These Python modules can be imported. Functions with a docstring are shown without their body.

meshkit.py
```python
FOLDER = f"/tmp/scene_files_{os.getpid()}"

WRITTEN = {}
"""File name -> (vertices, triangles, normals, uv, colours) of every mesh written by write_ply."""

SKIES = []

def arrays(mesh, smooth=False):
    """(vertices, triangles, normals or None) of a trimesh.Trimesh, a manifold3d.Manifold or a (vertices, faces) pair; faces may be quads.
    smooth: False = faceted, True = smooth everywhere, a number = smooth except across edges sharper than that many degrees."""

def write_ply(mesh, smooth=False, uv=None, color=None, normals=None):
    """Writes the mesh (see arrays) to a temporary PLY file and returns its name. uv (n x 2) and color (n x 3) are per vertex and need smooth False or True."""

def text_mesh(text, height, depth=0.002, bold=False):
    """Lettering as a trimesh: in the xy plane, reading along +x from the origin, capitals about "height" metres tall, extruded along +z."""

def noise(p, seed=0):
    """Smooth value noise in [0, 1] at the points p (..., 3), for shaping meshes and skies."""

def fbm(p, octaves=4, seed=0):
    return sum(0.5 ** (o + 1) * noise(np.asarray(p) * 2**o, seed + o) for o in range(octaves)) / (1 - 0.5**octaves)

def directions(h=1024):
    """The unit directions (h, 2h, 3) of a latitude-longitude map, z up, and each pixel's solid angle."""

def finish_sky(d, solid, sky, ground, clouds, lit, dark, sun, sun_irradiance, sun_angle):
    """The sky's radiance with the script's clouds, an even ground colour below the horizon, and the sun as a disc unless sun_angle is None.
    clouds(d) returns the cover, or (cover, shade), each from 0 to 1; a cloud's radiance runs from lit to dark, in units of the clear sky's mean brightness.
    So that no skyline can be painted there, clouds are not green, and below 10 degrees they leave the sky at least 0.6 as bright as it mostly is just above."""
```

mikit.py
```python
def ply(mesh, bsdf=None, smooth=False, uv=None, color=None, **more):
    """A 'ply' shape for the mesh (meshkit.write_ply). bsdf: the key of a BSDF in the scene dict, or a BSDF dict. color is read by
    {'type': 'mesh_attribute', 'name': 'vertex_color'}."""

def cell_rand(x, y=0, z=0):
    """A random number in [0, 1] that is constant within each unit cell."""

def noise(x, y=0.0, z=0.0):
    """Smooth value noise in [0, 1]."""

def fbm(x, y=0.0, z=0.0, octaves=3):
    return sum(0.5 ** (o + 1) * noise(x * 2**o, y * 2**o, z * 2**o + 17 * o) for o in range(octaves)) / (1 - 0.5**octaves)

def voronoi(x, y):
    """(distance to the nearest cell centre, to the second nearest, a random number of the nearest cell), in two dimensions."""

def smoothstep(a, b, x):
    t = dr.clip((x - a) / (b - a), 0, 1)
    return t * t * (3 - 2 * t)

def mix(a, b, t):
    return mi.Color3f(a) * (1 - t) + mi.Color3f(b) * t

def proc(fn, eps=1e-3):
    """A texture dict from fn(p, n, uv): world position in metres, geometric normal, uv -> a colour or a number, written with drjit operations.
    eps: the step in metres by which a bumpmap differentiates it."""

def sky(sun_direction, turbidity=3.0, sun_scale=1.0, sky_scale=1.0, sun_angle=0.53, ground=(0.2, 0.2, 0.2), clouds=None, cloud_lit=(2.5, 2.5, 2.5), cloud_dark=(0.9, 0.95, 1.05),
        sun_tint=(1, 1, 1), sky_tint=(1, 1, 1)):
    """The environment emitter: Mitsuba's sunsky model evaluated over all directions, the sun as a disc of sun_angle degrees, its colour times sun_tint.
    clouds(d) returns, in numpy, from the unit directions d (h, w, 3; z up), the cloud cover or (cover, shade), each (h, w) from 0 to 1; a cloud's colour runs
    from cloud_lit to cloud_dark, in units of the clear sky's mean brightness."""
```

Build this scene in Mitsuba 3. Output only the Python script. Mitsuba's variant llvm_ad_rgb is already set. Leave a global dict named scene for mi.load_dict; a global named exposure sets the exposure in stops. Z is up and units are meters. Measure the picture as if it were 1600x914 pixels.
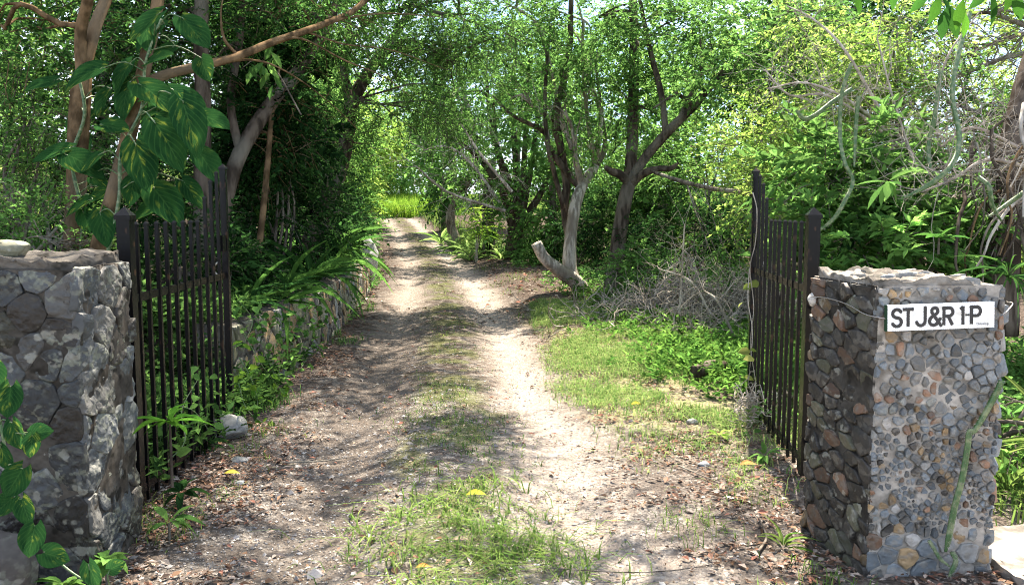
import math, numpy as np, trimesh, mitsuba as mi, drjit as dr, mikit, meshkit
from scipy.spatial import Voronoi, cKDTree
from shapely.geometry import Polygon, box as sbox
from shapely import affinity
T = mi.ScalarTransform4f
scene, labels = {}, {}

# ---------------------------------------------------------------- camera, sky, exposure
PITCH = math.radians(5.58)
scene['camera'] = {'type': 'perspective', 'fov': 63.215, 'fov_axis': 'x', 'near_clip': 0.05, 'far_clip': 600.0,
                   'to_world': T().look_at(origin=[0, 0, 1.6], target=[0, math.cos(PITCH), 1.6 - math.sin(PITCH)], up=[0, 0, 1])}
SUN_AZ, SUN_EL = math.radians(15.0), math.radians(58.0)
SUN = [math.sin(SUN_AZ) * math.cos(SUN_EL), math.cos(SUN_AZ) * math.cos(SUN_EL), math.sin(SUN_EL)]


def cloud_cover(d):
    n = meshkit.fbm(d * [3.0, 3.0, 5.0] + 11.0, 4, 3)
    return np.clip(0.25 + 1.6 * (n - 0.4), 0, 0.9)


scene['sky'] = mikit.sky(SUN, turbidity=3, sky_scale=0.65, clouds=cloud_cover, ground=(0.16, 0.16, 0.12), sun_tint=(0.95, 1.0, 1.07))
exposure = 4.05


# ---------------------------------------------------------------- helpers
def num(name):
    if name not in scene and name not in labels and not any(k.startswith(name + '__') for k in scene):
        return name
    i = 1
    while True:
        k = '%s_%03d' % (name, i)
        if k not in scene and k not in labels and not any(q.startswith(k + '__') for q in scene):
            return k
        i += 1


COUNT = {}


def part(parent, name):
    k = parent + '__' + name
    i = COUNT.get(k, -1) + 1
    COUNT[k] = i
    return k if i == 0 else '%s_%03d' % (k, i)


def tag(key, label=None, cat=None, group=None, kind=None):
    d = {}
    for a, b in (('label', label), ('category', cat), ('group', group), ('kind', kind)):
        if b:
            d[a] = b
    labels[key] = d
    return key


def thing(name, label, cat, group=None):
    return tag(num(name), label, cat, group)


class MB:
    def __init__(s):
        s.v, s.f, s.c, s.u, s.n = [], [], [], [], 0

    def add(s, V, F, C=None, U=None):
        V = np.asarray(V, float)
        s.v.append(V)
        s.f.append(np.asarray(F, int) + s.n)
        s.n += len(V)
        if C is not None:
            s.c.append(np.broadcast_to(C, (len(V), 3)))
        if U is not None:
            s.u.append(np.broadcast_to(U, (len(V), 2)))
        return s

    def put(s, key, bsdf, smooth=False):
        if not s.v:
            return key
        V, F = np.vstack(s.v), np.vstack(s.f)
        scene[key] = mikit.ply((V, F), bsdf, smooth=smooth, color=np.clip(np.vstack(s.c), 0, 1) if s.c else None, uv=np.vstack(s.u) if s.u else None)
        return key


def nrm(a):
    a = np.asarray(a, float)
    return a / (np.linalg.norm(a, axis=-1, keepdims=True) + 1e-12)


def rgen(seed):
    return np.random.default_rng(seed)


def catmull(P, R, sub):
    P, R = np.asarray(P, float), np.asarray(R, float)
    n = len(P)
    if n == 2 and sub > 1:
        t = np.linspace(0, 1, sub + 1)[:, None]
        return P[0] * (1 - t) + P[1] * t, R[0] * (1 - t[:, 0]) + R[1] * t[:, 0]
    Q = np.vstack([2 * P[0] - P[1], P, 2 * P[-1] - P[-2]])
    out, rr = [], []
    for i in range(n - 1):
        a, b, c, d = Q[i:i + 4]
        for t in np.arange(sub) / sub:
            out.append(0.5 * (2 * b + (c - a) * t + (2 * a - 5 * b + 4 * c - d) * t * t + (3 * b - a - 3 * c + d) * t ** 3))
            rr.append(R[i] * (1 - t) + R[i + 1] * t)
    out.append(P[-1])
    rr.append(R[-1])
    return np.array(out), np.array(rr)


def tube(P, R, sides=10, sub=5, rough=0.0, freq=4.0, seed=0, ribs=0):
    """a tapered limb along points P with radii R"""
    P, R = catmull(P, np.broadcast_to(R, (len(P),)), sub)
    t = nrm(np.gradient(P, axis=0))
    a = np.cross(t[0], [0.3, 0.9, 0.1] if abs(t[0][1]) < 0.8 else [1, 0, 0.2])
    A = []
    for k in range(len(P)):
        a = nrm(a - t[k] * (a @ t[k]))
        A.append(a)
    A = np.array(A)
    B = np.cross(t, A)
    ang = np.arange(sides) * 2 * np.pi / sides
    rad = np.repeat(R[:, None], sides, 1)
    if ribs:
        rad = rad * (1 + 0.30 * np.cos(ribs * ang))[None]
    V = P[:, None] + rad[..., None] * (np.cos(ang)[None, :, None] * A[:, None] + np.sin(ang)[None, :, None] * B[:, None])
    if rough:
        n = meshkit.fbm(V * [freq, freq, freq * 0.45] + seed * 3.7, 3, seed) - 0.5
        V = P[:, None] + (V - P[:, None]) * (1 + rough * 2 * n[..., None])
    i, j = np.meshgrid(np.arange(len(P) - 1), np.arange(sides), indexing='ij')
    q = np.stack([i * sides + j, i * sides + (j + 1) % sides, (i + 1) * sides + (j + 1) % sides, (i + 1) * sides + j], -1).reshape(-1, 4)
    F = np.vstack([q[:, [0, 1, 2]], q[:, [0, 2, 3]]])
    n = len(P) * sides
    V = np.vstack([V.reshape(-1, 3), P[:1], P[-1:]])
    k = np.arange(sides)
    F = np.vstack([F, np.stack([(k + 1) % sides, k, k * 0 + n], 1), np.stack([n - sides + k, n - sides + (k + 1) % sides, k * 0 + n + 1], 1)])
    return V, F


def strands(P, R, sides=3):
    """many thin tubes at once: P (n,k,3), R (n,k)"""
    n, k, _ = P.shape
    t = nrm(np.gradient(P, axis=1))
    a = nrm(np.cross(t, [0.31, 0.77, 0.55]))
    b = np.cross(t, a)
    ang = np.arange(sides) * 2 * np.pi / sides
    V = P[:, :, None] + R[:, :, None, None] * (np.cos(ang)[:, None] * a[:, :, None] + np.sin(ang)[:, None] * b[:, :, None])
    i, j = np.meshgrid(np.arange(k - 1), np.arange(sides), indexing='ij')
    q = np.stack([i * sides + j, i * sides + (j + 1) % sides, (i + 1) * sides + (j + 1) % sides, (i + 1) * sides + j], -1).reshape(-1, 4)
    f = np.vstack([q[:, [0, 1, 2]], q[:, [0, 2, 3]]])
    F = (f[None] + (np.arange(n) * k * sides)[:, None, None]).reshape(-1, 3)
    return V.reshape(-1, 3), F


def box(x0, x1, y0, y1, z0, z1):
    m = trimesh.creation.box(bounds=[[x0, y0, z0], [x1, y1, z1]])
    return np.array(m.vertices), np.array(m.faces)


LEAF2 = (np.array([[0, 0, 0], [0.42, 0.5, 0.10], [1, 0, -0.08], [0.42, -0.5, 0.10]]), np.array([[0, 2, 1], [0, 3, 2]]))
LEAF4 = (np.array([[0, 0, 0], [0.3, 0.45, 0.07], [0.68, 0.38, 0.02], [1, 0, -0.16], [0.68, -0.38, 0.02], [0.3, -0.45, 0.07], [0.5, 0, -0.03]]),
         np.array([[0, 6, 1], [1, 6, 2], [2, 6, 3], [3, 6, 4], [4, 6, 5], [5, 6, 0]]))


def leaf_strip(k=5, droop=0.35, wide=0.35, fold=0.12):
    """a long leaf of k stations with a midrib"""
    t = np.linspace(0, 1, k)
    w = 0.5 * np.sin(np.pi * np.clip(0.08 + 0.92 * t, 0, 1) ** wide) ** 0.8 if wide != 1 else 0.5 * np.sin(np.pi * (0.04 + 0.96 * t))
    w[-1] = 0
    z = -droop * t ** 2
    x = t * (1 - 0.25 * droop * t)
    V = np.vstack([np.stack([x, w, z + fold * w], 1), np.stack([x, w * 0, z], 1), np.stack([x, -w, z + fold * w], 1)])
    F = []
    for i in range(k - 1):
        F += [[k + i, k + i + 1, i], [i, k + i + 1, i + 1], [k + i, 2 * k + i, k + i + 1], [k + i + 1, 2 * k + i, 2 * k + i + 1]]
    return V, np.array(F)


def leaves(pos, d, n, L, W, tmpl, col):
    d = nrm(d)
    s = nrm(np.cross(n, d))
    n = np.cross(d, s)
    t, f = tmpl
    L, W = np.broadcast_to(L, (len(pos),)), np.broadcast_to(W, (len(pos),))
    V = pos[:, None] + (L[:, None] * t[:, 0])[..., None] * d[:, None] + (W[:, None] * t[:, 1])[..., None] * s[:, None] + (L[:, None] * t[:, 2])[..., None] * n[:, None]
    F = (f[None] + (np.arange(len(pos)) * len(t))[:, None, None]).reshape(-1, 3)
    return V.reshape(-1, 3), F, np.repeat(np.broadcast_to(col, (len(pos), 3)), len(t), 0)


def pal(rng, n, a, b, jit=0.22):
    t = rng.random((n, 1)) ** 1.3
    return np.clip((np.array(a) * (1 - t) + np.array(b) * t) * (1 + jit * rng.standard_normal((n, 1))), 0.004, 0.9)


DENS = 1.5
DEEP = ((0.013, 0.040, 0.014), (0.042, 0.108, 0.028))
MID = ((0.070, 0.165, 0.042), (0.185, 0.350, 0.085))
HALF = ((0.035, 0.095, 0.026), (0.100, 0.220, 0.048))
LIME = ((0.165, 0.300, 0.055), (0.360, 0.490, 0.120))
GRASSC = ((0.085, 0.165, 0.035), (0.230, 0.310, 0.085))


def spray_leaves(rng, C, D, length, m, LL, WW, cols, tmpl=LEAF2, droop=0.3, flat=0.5):
    """leaves set left and right along twigs that start at C and run along D"""
    N = len(C)
    D = nrm(D)
    length = np.broadcast_to(length, (N,)) * rng.uniform(0.6, 1.3, N)
    t = (np.arange(m) + 0.8) / m
    pos = C[:, None] + D[:, None] * (length[:, None] * t)[..., None]
    pos[..., 2] -= droop * length[:, None] * t ** 2
    side = nrm(np.cross(D, [0, 0, 1]) + 1e-3)[:, None] * np.where(np.arange(m) % 2, 1, -1)[None, :, None]
    ld = 0.65 * D[:, None] + 0.8 * side + 0.38 * rng.standard_normal((N, m, 3)) + [0, 0, -0.22]
    n = np.array([0, 0, 1.0]) + flat * rng.standard_normal((N, m, 3))
    k = N * m
    c = pal(rng, N, *cols, jit=0.25)[:, None] * (1 + 0.22 * rng.standard_normal((N, m, 1)))
    L = LL * rng.uniform(0.65, 1.3, k)
    tw = np.stack([C, C + D * length[:, None] * 0.5 - [0, 0, 1] * (droop * length * 0.25)[:, None], C + D * length[:, None] - [0, 0, 1] * (droop * length)[:, None]], 1)
    return leaves(pos.reshape(-1, 3), ld.reshape(-1, 3), n.reshape(-1, 3), L, L * WW, tmpl, np.clip(c, 0.004, 0.9).reshape(-1, 3)), tw


def in_blob(rng, c, r, n, gap=0.42, freq=1.0, shell=0.5):
    """n points in an ellipsoid, thinned by noise so that the crown has gaps and clumps"""
    c, r = np.array(c, float), np.broadcast_to(r, (3,)).astype(float)
    m = int(n * 2.2) + 8
    d = nrm(rng.standard_normal((m, 3)))
    u = rng.random((m, 1)) ** shell
    p = c + d * u * r
    k = meshkit.fbm(p * freq * 1.6 + 5.1, 2, 4) > gap
    p, d = p[k][:n], d[k][:n]
    return p, d


def above_ground(p):
    return p[:, 2] > gz(p[:, 0], p[:, 1]) + 0.05


def limb_to(rng, a, b, r0, r1, sag=0.15, k=4):
    a, b = np.array(a, float), np.array(b, float)
    t = np.linspace(0, 1, k)[:, None]
    L = np.linalg.norm(b - a)
    p = a * (1 - t) + b * t + rng.standard_normal((k, 3)) * 0.06 * L * np.sin(np.pi * t) + np.array([0, 0, 1]) * sag * L * np.sin(np.pi * t)
    return p, np.linspace(r0, r1, k)


def plant(name, label, cat, stems, blobs, leaf=(0.07, 0.5), m=11, cols=MID, twig=0.4, bark='bark_brown', tmpl=LEAF2, group=None, seed=1, gap=0.45, sides=9, rough=0.10,
          limbs=5, trunk='trunk', crown='crown', droop=0.3, flat=0.5, leafb='leaf', freq=1.0, shell=0.5, twigs=True):
    """a tree or shrub: stems = [(points, radii)], blobs = [(centre, radii, number of leafy twigs)]"""
    rng = rgen(seed)
    k = thing(name, label, cat, group)
    tb, cb = MB(), MB()
    nodes, nr = [], []
    for i, (P, R) in enumerate(stems):
        tb.add(*tube(P, R, sides=sides, sub=5, rough=rough, seed=seed + i))
        p, r = catmull(P, np.broadcast_to(R, (len(P),)), 4)
        nodes.append(p)
        nr.append(r)
    nodes = np.vstack(nodes) if nodes else None
    nr = np.concatenate(nr) if nr else None
    tws = []
    for c, r, n in blobs:
        n = int(n * DENS)
        p, d = in_blob(rng, c, r, n, gap, freq, shell)
        ok = above_ground(p)
        p, d = p[ok], d[ok]
        if not len(p):
            continue
        dd = d + 0.55 * rng.standard_normal(d.shape) + [0, 0, 0.15]
        (V, F, C), tw = spray_leaves(rng, p, dd, twig, m, leaf[0], leaf[1], cols, tmpl, droop, flat)
        cb.add(V, F, C)
        tws.append(tw)
        if nodes is not None and limbs:
            cc = np.array(c, float)
            i = np.argmin(np.linalg.norm((nodes - cc) * [1, 1, 0.7], axis=1) + 0.3 * np.maximum(nodes[:, 2] - cc[2], 0))
            r0 = min(nr[i] * 0.6, 0.05)
            q = cc + 0.25 * np.array(np.broadcast_to(r, (3,))) * rng.standard_normal(3)
            lp, lr = limb_to(rng, nodes[i], q, r0, r0 * 0.55)
            tb.add(*tube(lp, lr, sides=6, sub=3))
            for j in rng.integers(0, len(p), limbs):
                a = lp[rng.integers(1, len(lp))]
                sp, sr = limb_to(rng, a, p[j], r0 * 0.45, 0.006, 0.06)
                tb.add(*tube(sp, sr, sides=5, sub=2))
    if twigs and tws:
        tw = np.vstack(tws)
        tw = tw[::2]
        V, F = strands(tw, np.tile([[0.006, 0.004, 0.002]], (len(tw), 1)), 3)
        tag(MB().add(V, F).put(k + '__twigs', bark, smooth=True), kind='stuff')
    if tb.v:
        tb.put(part(k, trunk), bark, smooth=True)
    if cb.v:
        tag(cb.put(part(k, crown), leafb), kind='stuff')
    return k


# ---------------------------------------------------------------- materials
N, S, MIX = mikit.noise, mikit.smoothstep, mikit.mix


def two(d):
    return {'type': 'twosided', 'bsdf': d}


VC = {'type': 'mesh_attribute', 'name': 'vertex_color'}
scene['leaf'] = {'type': 'principledthin', 'base_color': VC, 'roughness': 0.30, 'diff_trans': 1.1, 'eta': 1.5}
scene['leaf_dull'] = {'type': 'principledthin', 'base_color': VC, 'roughness': 0.7, 'diff_trans': 0.8, 'eta': 1.35}
scene['matte'] = two({'type': 'diffuse', 'reflectance': VC})


def bark_fn(a, b, c, fx=18.0, fz=4.0):
    def fn(p, n, uv):
        s = mikit.fbm(p.x * fx, p.y * fx, p.z * fz)
        q = N(p.x * 3 + 9, p.y * 3, p.z * 2.2)
        col = MIX(a, b, S(0.32, 0.68, s))
        return MIX(col, c, S(0.55, 0.8, q) * 0.75)
    return fn


scene['bark_brown'] = two({'type': 'diffuse', 'reflectance': mikit.proc(bark_fn((0.040, 0.032, 0.026), (0.125, 0.102, 0.083), (0.165, 0.155, 0.13)))})
scene['bark_dark'] = two({'type': 'diffuse', 'reflectance': mikit.proc(bark_fn((0.030, 0.024, 0.019), (0.085, 0.066, 0.052), (0.10, 0.09, 0.075)))})
scene['bark_tan'] = two({'type': 'diffuse', 'reflectance': mikit.proc(bark_fn((0.070, 0.048, 0.028), (0.185, 0.125, 0.072), (0.17, 0.135, 0.095), 14, 7))})
scene['bark_grey'] = two({'type': 'diffuse', 'reflectance': mikit.proc(bark_fn((0.07, 0.06, 0.05), (0.21, 0.18, 0.15), (0.27, 0.26, 0.22)))})
scene['bark_pale'] = two({'type': 'diffuse', 'reflectance': mikit.proc(bark_fn((0.22, 0.195, 0.165), (0.50, 0.46, 0.41), (0.20, 0.17, 0.14), 26, 3))})


def stone_fn(p, n, uv):
    """uv.x picks the tone, uv.y the brightness"""
    heavy = S(1.5, 1.6, uv.x)
    t = uv.x - 2.0 * heavy
    blue, grey, pale, ochre, rust, dark, olive = (0.150, 0.168, 0.183), (0.19, 0.192, 0.188), (0.33, 0.315, 0.295), (0.30, 0.205, 0.11), (0.22, 0.13, 0.085), (0.066, 0.060, 0.054), (0.15, 0.15, 0.10)
    col = MIX(blue, grey, S(0.30, 0.34, t))
    col = MIX(col, pale, S(0.44, 0.46, t))
    col = MIX(col, ochre, S(0.54, 0.56, t))
    col = MIX(col, rust, S(0.66, 0.68, t))
    col = MIX(col, dark, S(0.76, 0.78, t))
    col = MIX(col, olive, S(0.90, 0.92, t))
    f = mikit.fbm(p.x * 55, p.y * 55, p.z * 55)
    g = mikit.fbm(p.x * 13 + 4, p.y * 13, p.z * 13)
    li = S(0.56, 0.70, mikit.fbm(p.x * 24 + 7, p.y * 24 + 3, p.z * 24)) * S(0.45, 0.62, N(p.x * 4, p.y * 4, p.z * 4 + 2)) * 0.5
    l2 = S(0.48, 0.66, mikit.fbm(p.x * 38 + 3, p.y * 38 + 8, p.z * 38)) * S(0.35, 0.70, mikit.fbm(p.x * 6 + 2, p.y * 6, p.z * 6)) * heavy * 0.8
    col = MIX(col * (0.45 + 0.65 * f + 0.55 * g) * uv.y, (0.30, 0.30, 0.26), li)
    sm = S(0.50, 0.64, mikit.fbm(p.x * 30 + 1, p.y * 30 + 5, p.z * 30 + 2)) * (1 - heavy) * 0.55
    col = MIX(col, mi.Color3f(0.25, 0.225, 0.19) * (0.4 + f) * dr.minimum(uv.y, 1.0), sm)
    return MIX(col, mi.Color3f(0.15, 0.16, 0.125) * (0.4 + f), l2)


def mortar_fn(p, n, uv):
    f = mikit.fbm(p.x * 60, p.y * 60, p.z * 60)
    g = mikit.fbm(p.x * 9 + 4, p.y * 9, p.z * 9)
    c = MIX((0.20, 0.182, 0.16), (0.40, 0.37, 0.33), S(0.3, 0.7, g))
    return MIX(c * (0.6 + 0.8 * f), (0.06, 0.06, 0.05), S(0.56, 0.7, mikit.fbm(p.x * 16, p.y * 16 + 8, p.z * 16)) * 0.7) * uv.y


scene['stone'] = two({'type': 'principled', 'base_color': mikit.proc(stone_fn), 'roughness': 0.62, 'specular': 0.45})
scene['mortar'] = two({'type': 'diffuse', 'reflectance': mikit.proc(mortar_fn)})
scene['iron'] = two({'type': 'principled', 'base_color': mikit.proc(lambda p, n, uv: MIX((0.004, 0.004, 0.005), (0.040, 0.022, 0.015), S(0.66, 0.80, mikit.fbm(p.x * 30, p.y * 30, p.z * 14)))),
                     'roughness': 0.3, 'specular': 0.22})
scene['sign_white'] = two({'type': 'principled', 'base_color': mikit.proc(lambda p, n, uv: MIX((0.78, 0.78, 0.77), (0.64, 0.62, 0.58), S(0.50, 0.80, mikit.fbm(p.x * 40, p.y * 40, p.z * 40)))), 'roughness': 0.35})
scene['sign_black'] = two({'type': 'principled', 'base_color': {'type': 'rgb', 'value': [0.012, 0.012, 0.014]}, 'roughness': 0.4})
scene['sign_edge'] = two({'type': 'diffuse', 'reflectance': {'type': 'rgb', 'value': [0.03, 0.06, 0.035]}})
scene['wire'] = two({'type': 'roughconductor', 'alpha': 0.35, 'specular_reflectance': {'type': 'rgb', 'value': [0.45, 0.42, 0.40]}})
scene['dead_twig'] = two({'type': 'diffuse', 'reflectance': mikit.proc(bark_fn((0.24, 0.21, 0.18), (0.46, 0.42, 0.37), (0.34, 0.30, 0.26)))})
scene['cactus_skin'] = two({'type': 'principled', 'base_color': mikit.proc(lambda p, n, uv: MIX((0.05, 0.11, 0.035), (0.18, 0.215, 0.11), S(0.35, 0.75, mikit.fbm(p.x * 40, p.y * 40, p.z * 40)))), 'roughness': 0.5})


def big_leaf_fn(p, n, uv):
    """uv.x along the leaf, uv.y across from the midrib, in whole numbers the leaf's own seed"""
    sd = dr.floor(uv.x / 2.0)
    t = uv.x - 2.0 * sd
    a = dr.abs(uv.y)
    q = t - 0.55 * a
    side = dr.select(uv.y > 0, 7.3, 0.0)
    st = mikit.fbm(q * 13 + sd * 3.3 + side, a * 3.0 + side + sd, sd * 1.7)
    pt = N(t * 3.5 + sd * 2.1, uv.y * 2.2 + sd, sd + 3.0)
    vein = 0.9 * S(0.07, 0.0, a) + 0.6 * S(0.90, 0.99, dr.abs(dr.sin(20 * q)))
    col = MIX((0.012, 0.050, 0.018), (0.030, 0.098, 0.026), N(t * 3, uv.y * 3, sd))
    col = MIX(col, (0.30, 0.38, 0.055), S(0.50, 0.70, st) * S(0.52, 0.74, pt) * (0.25 + 0.7 * mikit.cell_rand(sd, 3, 5)))
    return MIX(col, (0.10, 0.22, 0.06), dr.clip(vein, 0, 1) * 0.35)


scene['big_leaf'] = {'type': 'principledthin', 'base_color': mikit.proc(big_leaf_fn), 'roughness': 0.24, 'diff_trans': 0.9, 'eta': 1.55}


def ground_fn(p, n, uv):
    x, y = p.x, p.y
    c = -0.1 - 0.05 * y - 0.0017 * y * y
    w = (mikit.fbm(x * 1.7, y * 1.7) - 0.5)
    u = x - c + w * 0.35
    au = dr.abs(u)
    track = dr.exp(-dr.square((dr.abs(u - 0.02) - 0.70) / 0.33))
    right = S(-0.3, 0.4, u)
    fine = mikit.fbm(x * 70, y * 70)
    mid = mikit.fbm(x * 14, y * 14)
    big = mikit.fbm(x * 3 + 5, y * 3)
    v1, v2, vr = mikit.voronoi(x * 45, y * 45)
    gravel = MIX((0.075, 0.07, 0.066), (0.27, 0.25, 0.225), vr) * (0.55 + 0.6 * S(0.0, 0.18, v2 - v1))
    soil = MIX((0.048, 0.038, 0.032), (0.115, 0.094, 0.080), mid)
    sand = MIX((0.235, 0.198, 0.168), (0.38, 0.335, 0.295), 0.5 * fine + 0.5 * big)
    sand = MIX(sand * MIX((0.36, 0.36, 0.36), (0.85, 0.85, 0.85), S(7.0, 15.0, y)), sand, right)  # near left track darkened: darker soil plus lane shade put into the colour
    near = S(9.0, 4.0, y)
    base = MIX(soil, gravel, S(0.42, 0.62, mid) * 0.55 + 0.30 * near)
    base = MIX(base, sand, dr.clip(track * (0.95 - 0.42 * near * S(0.35, 0.6, big)), 0, 1))
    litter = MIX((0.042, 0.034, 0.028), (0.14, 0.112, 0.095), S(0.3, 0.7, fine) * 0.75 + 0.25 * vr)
    out = S(1.1, 1.55, au) * MIX((1, 1, 1), (0.45, 0.45, 0.45), S(0.2, 0.8, u) * S(8.0, 5.5, y)).x
    base = MIX(base, litter, out)
    green = MIX((0.075, 0.095, 0.030), (0.14, 0.15, 0.055), fine)
    gr = S(0.45, 0.15, au) * S(0.40, 0.60, big) * 0.55
    base = MIX(base, green, gr)
    straw = MIX((0.17, 0.155, 0.08), (0.34, 0.31, 0.19), fine)
    base = MIX(base, straw, S(0.95, 1.35, u) * S(3.4, 2.6, u) * S(5.0, 6.4, y) * S(15.0, 10.0, y) * S(0.35, 0.55, 0.5 * big + 0.5 * mid) * 0.8)
    far = S(50.0, 55.0, y)
    base = MIX(base, (0.10, 0.15, 0.035), far)
    return base * (0.70 + 0.6 * fine)


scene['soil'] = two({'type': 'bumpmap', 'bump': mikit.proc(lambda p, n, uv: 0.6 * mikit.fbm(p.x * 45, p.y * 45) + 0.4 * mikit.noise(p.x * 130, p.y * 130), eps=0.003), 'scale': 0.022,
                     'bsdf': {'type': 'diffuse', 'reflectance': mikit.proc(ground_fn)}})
scene['asphalt'] = two({'type': 'diffuse', 'reflectance': mikit.proc(lambda p, n, uv: MIX((0.22, 0.21, 0.20), (0.34, 0.33, 0.31), mikit.fbm(p.x * 40, p.y * 40)))})
scene['concrete'] = two({'type': 'diffuse', 'reflectance': mikit.proc(lambda p, n, uv: MIX((0.13, 0.12, 0.105), (0.40, 0.37, 0.34), S(0.25, 0.7, mikit.fbm(p.x * 14, p.y * 14, p.z * 14))))})


# ---------------------------------------------------------------- the ground
def cx(y):
    return -0.1 - 0.05 * y - 0.0017 * y * y


def sst(a, b, x):
    t = np.clip((x - a) / (b - a), 0, 1)
    return t * t * (3 - 2 * t)


WALLY = np.array([5.6, 6.6, 7.2, 9.6, 12.2, 16.6, 20.8, 25.0, 30.0])
WALLX = np.array([-2.34, -2.29, -2.26, -2.25, -2.42, -2.86, -3.38, -3.95, -4.75])


def xw(y):
    return np.interp(y, WALLY, WALLX)


def zl(y):
    return np.interp(y, [-20, 24, 28, 31.5, 35, 40, 48, 54, 60, 75, 120], [0, 0, 0.03, 0.11, 0.25, 0.52, 1.05, 1.5, 1.9, 2.6, 4.0])


def gz(x, y):
    x, y = np.asarray(x, float), np.asarray(y, float)
    u = x - cx(y)
    z = zl(y) + 0
    wt = sst(60, 50, y)
    q = np.stack([x, y, x * 0], -1)
    n1 = meshkit.fbm(q * 0.7, 3, 1) - 0.5
    n2 = meshkit.fbm(q * 3.2 + 3, 3, 2) - 0.5
    near = np.exp(-np.maximum(np.abs(u) - 1.0, 0) ** 2 / 0.6)
    z = z + 0.07 * n1 * (1 - 0.6 * near) + 0.03 * n2
    z = z + wt * (-0.05 * np.exp(-((np.abs(u) - 0.70) / 0.27) ** 2) + 0.03 * np.exp(-(u / 0.32) ** 2))
    z = z + 0.10 * sst(1.15, 1.7, u + 0.25 * n1) * sst(5.2, 7.5, y) * wt
    bank = sst(-0.08, -0.26, x - xw(y)) * sst(6.5, 6.9, y) * sst(30, 26, y)
    slope = sst(-0.35, -1.5, x + 2.2) * sst(4.6, 5.6, y) * sst(7.0, 6.4, y)
    lift = 0.60 + 0.10 * np.maximum(-(x - xw(y)) - 0.3, 0)
    far_bank = sst(26, 30, y) * sst(-1.6, -4.0, u)
    z = z + np.minimum(lift, 3.0) * np.maximum(np.maximum(bank, slope * 0.8), far_bank)
    z = z + 0.05 * np.maximum(x - 4.0 - np.maximum(-cx(y), 0) * 0, 0) * sst(6, 12, y)
    return z


def axis(fine0, fine1, step, out0, out1, ratio):
    a = list(np.arange(fine0, fine1, step))
    s, x = step, a[-1]
    hi = []
    while x < out1:
        s *= ratio
        x += s
        hi.append(x)
    s, x, lo = step, a[0], []
    while x > out0:
        s *= ratio
        x -= s
        lo.append(x)
    return np.array(lo[::-1] + a + hi)


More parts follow.
